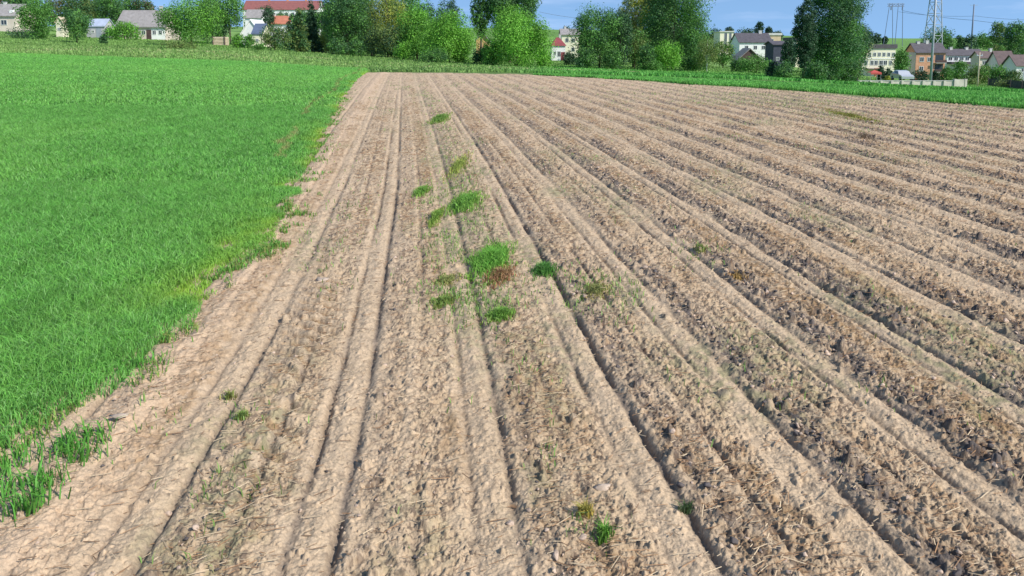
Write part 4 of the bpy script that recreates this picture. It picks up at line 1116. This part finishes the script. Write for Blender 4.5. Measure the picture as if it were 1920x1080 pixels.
# stack of timber left of the bright low bush
tx, ty, tz = gpt(412, 116)
ws = empty('timber_stack', (tx, ty, tz))
m = MB()
for r_ in range(6):
    for c_ in range(5):
        m.tube([(-1.1, c_ * .24, .14 + r_ * .22), (1.1, c_ * .24 + .03, .14 + r_ * .22)], .11, 8)
m.build('log', M['timber'], ws)
m = MB()
for sx in (-.9, .9): m.box(sx - .05, sx + .05, -.2, -.13, 0, 1.5)
m.build('stake', M['darkwood'], ws)
tag(ws, 'cream stack of cut timber beside the bright low bush', 'timber stack')

def pole(label, X, Yt, D, r, mat='concrete', arms=1, name='utility_pole', cat='pole'):
    x, y, z = gpt(X, D)
    H = CAM_H + D * float(slope(Yt)) - z
    root = empty(name, (x, y, z))
    m = MB(); m.tube([(0, 0, -.5), (0, 0, H * .5), (0, 0, H)], [r * 1.3, r, r * .75], 10); m.build('shaft', M[mat], root, smooth=True)
    for k in range(arms):
        a = MB(); a.box(-r * 5, r * 5, -r * .5, r * .5, H - .5 - k * .8, H - .38 - k * .8)
        ar = a.build('crossarm', M['steel'], root)
        for s in (-1, 0, 1):
            q = MB(); q.tube([(s * r * 4.5, 0, H - .377 - k * .8), (s * r * 4.5, 0, H - .2 - k * .8)], [.05, .03], 6); q.build('insulator', M['frame'], ar)
    return tag(root, label, cat), H
pole('tall pale concrete pole behind the pale garden wall', 1748, -30, 96, .135, 'steel', 1)
pole('slim pale wooden pole right of the pale garden wall', 1837, 98, 100, .08, 'timber', 1)
pole('small pale post by the meadow left of the huge poplar', 1409, 128, 112, .06, 'concrete', 0, 'post', 'post')
pole('dark slender mast on the hill right of the lattice tower', 1820, 8, 360, .36, 'hazysteel', 1, 'mast', 'mast')
# lattice tower
Dt = 250.0; x, y, z = gpt(1748, Dt)
lt = empty('lattice_tower', (x, y, z), .3)
Ht = CAM_H + Dt * float(slope(-60)) - z
def wv(s): return 2.3 * (1 - s) + .75 * s
for sx, sy in ((-1, -1), (1, -1), (1, 1), (-1, 1)):
    m = MB(); m.tube([(sx * wv(0), sy * wv(0), -.5), (sx * wv(1), sy * wv(1), Ht)], [.2, .14], 6); m.build('leg', M['steel'], lt)
m = MB(); nb = 9
cor = [(-1, -1), (1, -1), (1, 1), (-1, 1)]
for k in range(nb):
    s0, s1 = k / nb, (k + 1) / nb
    for i in range(4):
        a, b = cor[i], cor[(i + 1) % 4]
        P = lambda c, s: (c[0] * wv(s), c[1] * wv(s), Ht * s)
        m.tube([P(a, s0), P(b, s1)], .08, 5); m.tube([P(b, s0), P(a, s1)], .08, 5); m.tube([P(a, s1), P(b, s1)], .08, 5)
m.build('bracing', M['steel'], lt)
m = MB(); m.box(-1.7, 1.7, -1.7, 1.7, Ht * .70, Ht * .70 + .25); m.build('platform', M['steel'], lt)
m = MB()
for sx in (-.7, .7): m.tube([(sx, -wv(.8) - .25, Ht * .76), (sx, -wv(.8) - .25, Ht * .90)], .22, 8)
m.build('antenna', M['frame'], lt)
tag(lt, 'grey lattice tower rising out of the top above the brick house', 'tower')
# portal pylon on the hill
Dp = 620.0; x, y, z = gpt(1674, Dp)
pp = empty('power_pylon', (x, y, z))
k = Dp / XT
Hp = CAM_H + Dp * float(slope(6)) - z
for xb_, xt_ in ((-19, -11), (-1, -6), (3, 5), (17, 13)):
    m = MB(); m.tube([(xb_ * k, 0, -1), (xt_ * k, 0, Hp)], [.28, .22], 6); m.build('leg', M['hazysteel'], pp)
m = MB(); m.tube([(-15 * k, 0, Hp * .93), (16 * k, 0, Hp * .93)], .3, 6); m.tube([(-15 * k, 0, Hp * .985), (16 * k, 0, Hp * .985)], .22, 6)
for i in range(10):
    xa_ = (-15 + 3.1 * i) * k; m.tube([(xa_, 0, Hp * (.93 if i % 2 else .985)), (xa_ + 3.1 * k, 0, Hp * (.985 if i % 2 else .93))], .18, 5)
m.build('crossarm', M['hazysteel'], pp)
for xi in (-8, 13):
    m = MB(); m.tube([(xi * k, 0, Hp * .93), (xi * k, 0, Hp * .84)], .5, 6); m.build('insulator', M['hazysteel'], pp)
tag(pp, 'four legged portal pylon standing on the hill left of the lattice tower', 'pylon')
def wire(label, pts, sag, r):
    p0 = Vector(pts[0]); m = MB()
    for i in range(len(pts) - 1):
        a, b = Vector(pts[i]), Vector(pts[i + 1])
        m.tube([tuple(a.lerp(b, s / 12) - Vector((0, 0, sag * 4 * (s / 12) * (1 - s / 12))) - p0) for s in range(13)], r, 5)
    o = m.build('power_line', M['hazysteel'], None); o.location = p0
    return tag(o, label, 'power line')
wire('power line sloping down from the portal pylon to the right border', [wpt(1688, 20, 620), wpt(1820, 38, 560), wpt(1990, 50, 520)], 1.0, .13)
wire('power line in the sky gap right of the biggest willow', [wpt(1010, 22, 420), wpt(1130, 36, 420)], 1.0, .09)
wire('upper power line from the portal pylon running behind the lattice tower', [wpt(1680, 22, 620), wpt(1825, 30, 560), wpt(1990, 36, 520)], 1.5, .10)

# parked car behind the white wall
def car(label, X, D, mat='carpaint'):
    x, y, z = gpt(X, D)
    root = empty('parked_car', (x, y, z + .55), R(84))
    pr = [(-2.0, .28), (-2.02, .62), (-1.55, .80), (-.85, .88), (-.35, 1.34), (.75, 1.40), (1.45, .98), (1.95, .92), (2.02, .55), (2.0, .28)]
    m = MB(); n = len(pr)
    for sx, ins in ((-.82, 0), (.82, 0)): m.v += [(p[0], sx * (1 if p[1] < 1 else .86), p[1]) for p in pr]
    m.f += [tuple(range(n)), tuple(reversed(range(n, 2 * n)))] + [(i, i + n, (i + 1) % n + n, (i + 1) % n) for i in range(n)]
    m.build('body', M[mat], root)
    for s in (-1, 1):
        g = MB(); q = [(-.72, .93), (-.30, 1.27), (.68, 1.32), (1.15, .99)]
        g.poly([(p[0], s * (.83 - .10 * (p[1] - .9) / .4), p[1]) for p in q] + [(p[0], s * (.80 - .10 * (p[1] - .9) / .4), p[1]) for p in q],
               [(0, 1, 2, 3), (4, 7, 6, 5), (0, 4, 5, 1), (1, 5, 6, 2), (2, 6, 7, 3), (3, 7, 4, 0)])
        g.build('side_window', M['glass'], root)
        for wx in (-1.3, 1.3):
            w_ = MB(); w_.tube([(wx, s * .66, .30), (wx, s * .85, .30)], .31, 14); t_ = w_.build('wheel', M['tyre'], root)
            h_ = MB(); h_.tube([(wx, s * .851, .30), (wx, s * .862, .30)], .18, 10); h_.build('rim', M['steel'], t_)
    return tag(root, label, 'car')
car('silver parked car seen end on between the cream house and the brick house', 1694, 104)
x, y, z = gpt(1641, 108)
cn_ = empty('garden_canopy', (x, y, z + .3)); cn_.scale = (.66, .8, .8)
m = MB(); m.poly([(-1.2, -.8, 1.3), (1.2, -.8, 1.3), (1.2, .8, 1.3), (-1.2, .8, 1.3), (0, 0, 1.75)], [(0, 3, 2, 1), (0, 1, 4), (1, 2, 4), (2, 3, 4), (3, 0, 4)]); m.build('roof', M['red'], cn_)
m = MB(); m.box(-1.2, 1.2, -.83, -.802, .98, 1.3); m.build('valance', M['red'], cn_)
for sx in (-1.1, 1.1):
    for sy in (-.7, .7):
        m = MB(); m.box(sx - .03, sx + .03, sy - .03, sy + .03, -.3, 1.297); m.build('post', M['steel'], cn_)
tag(cn_, 'red garden canopy before the ground floor of the cream house', 'canopy')
for o in bpy.data.objects:
    for k_ in ('w', 'he'):
        if k_ in o: del o[k_]
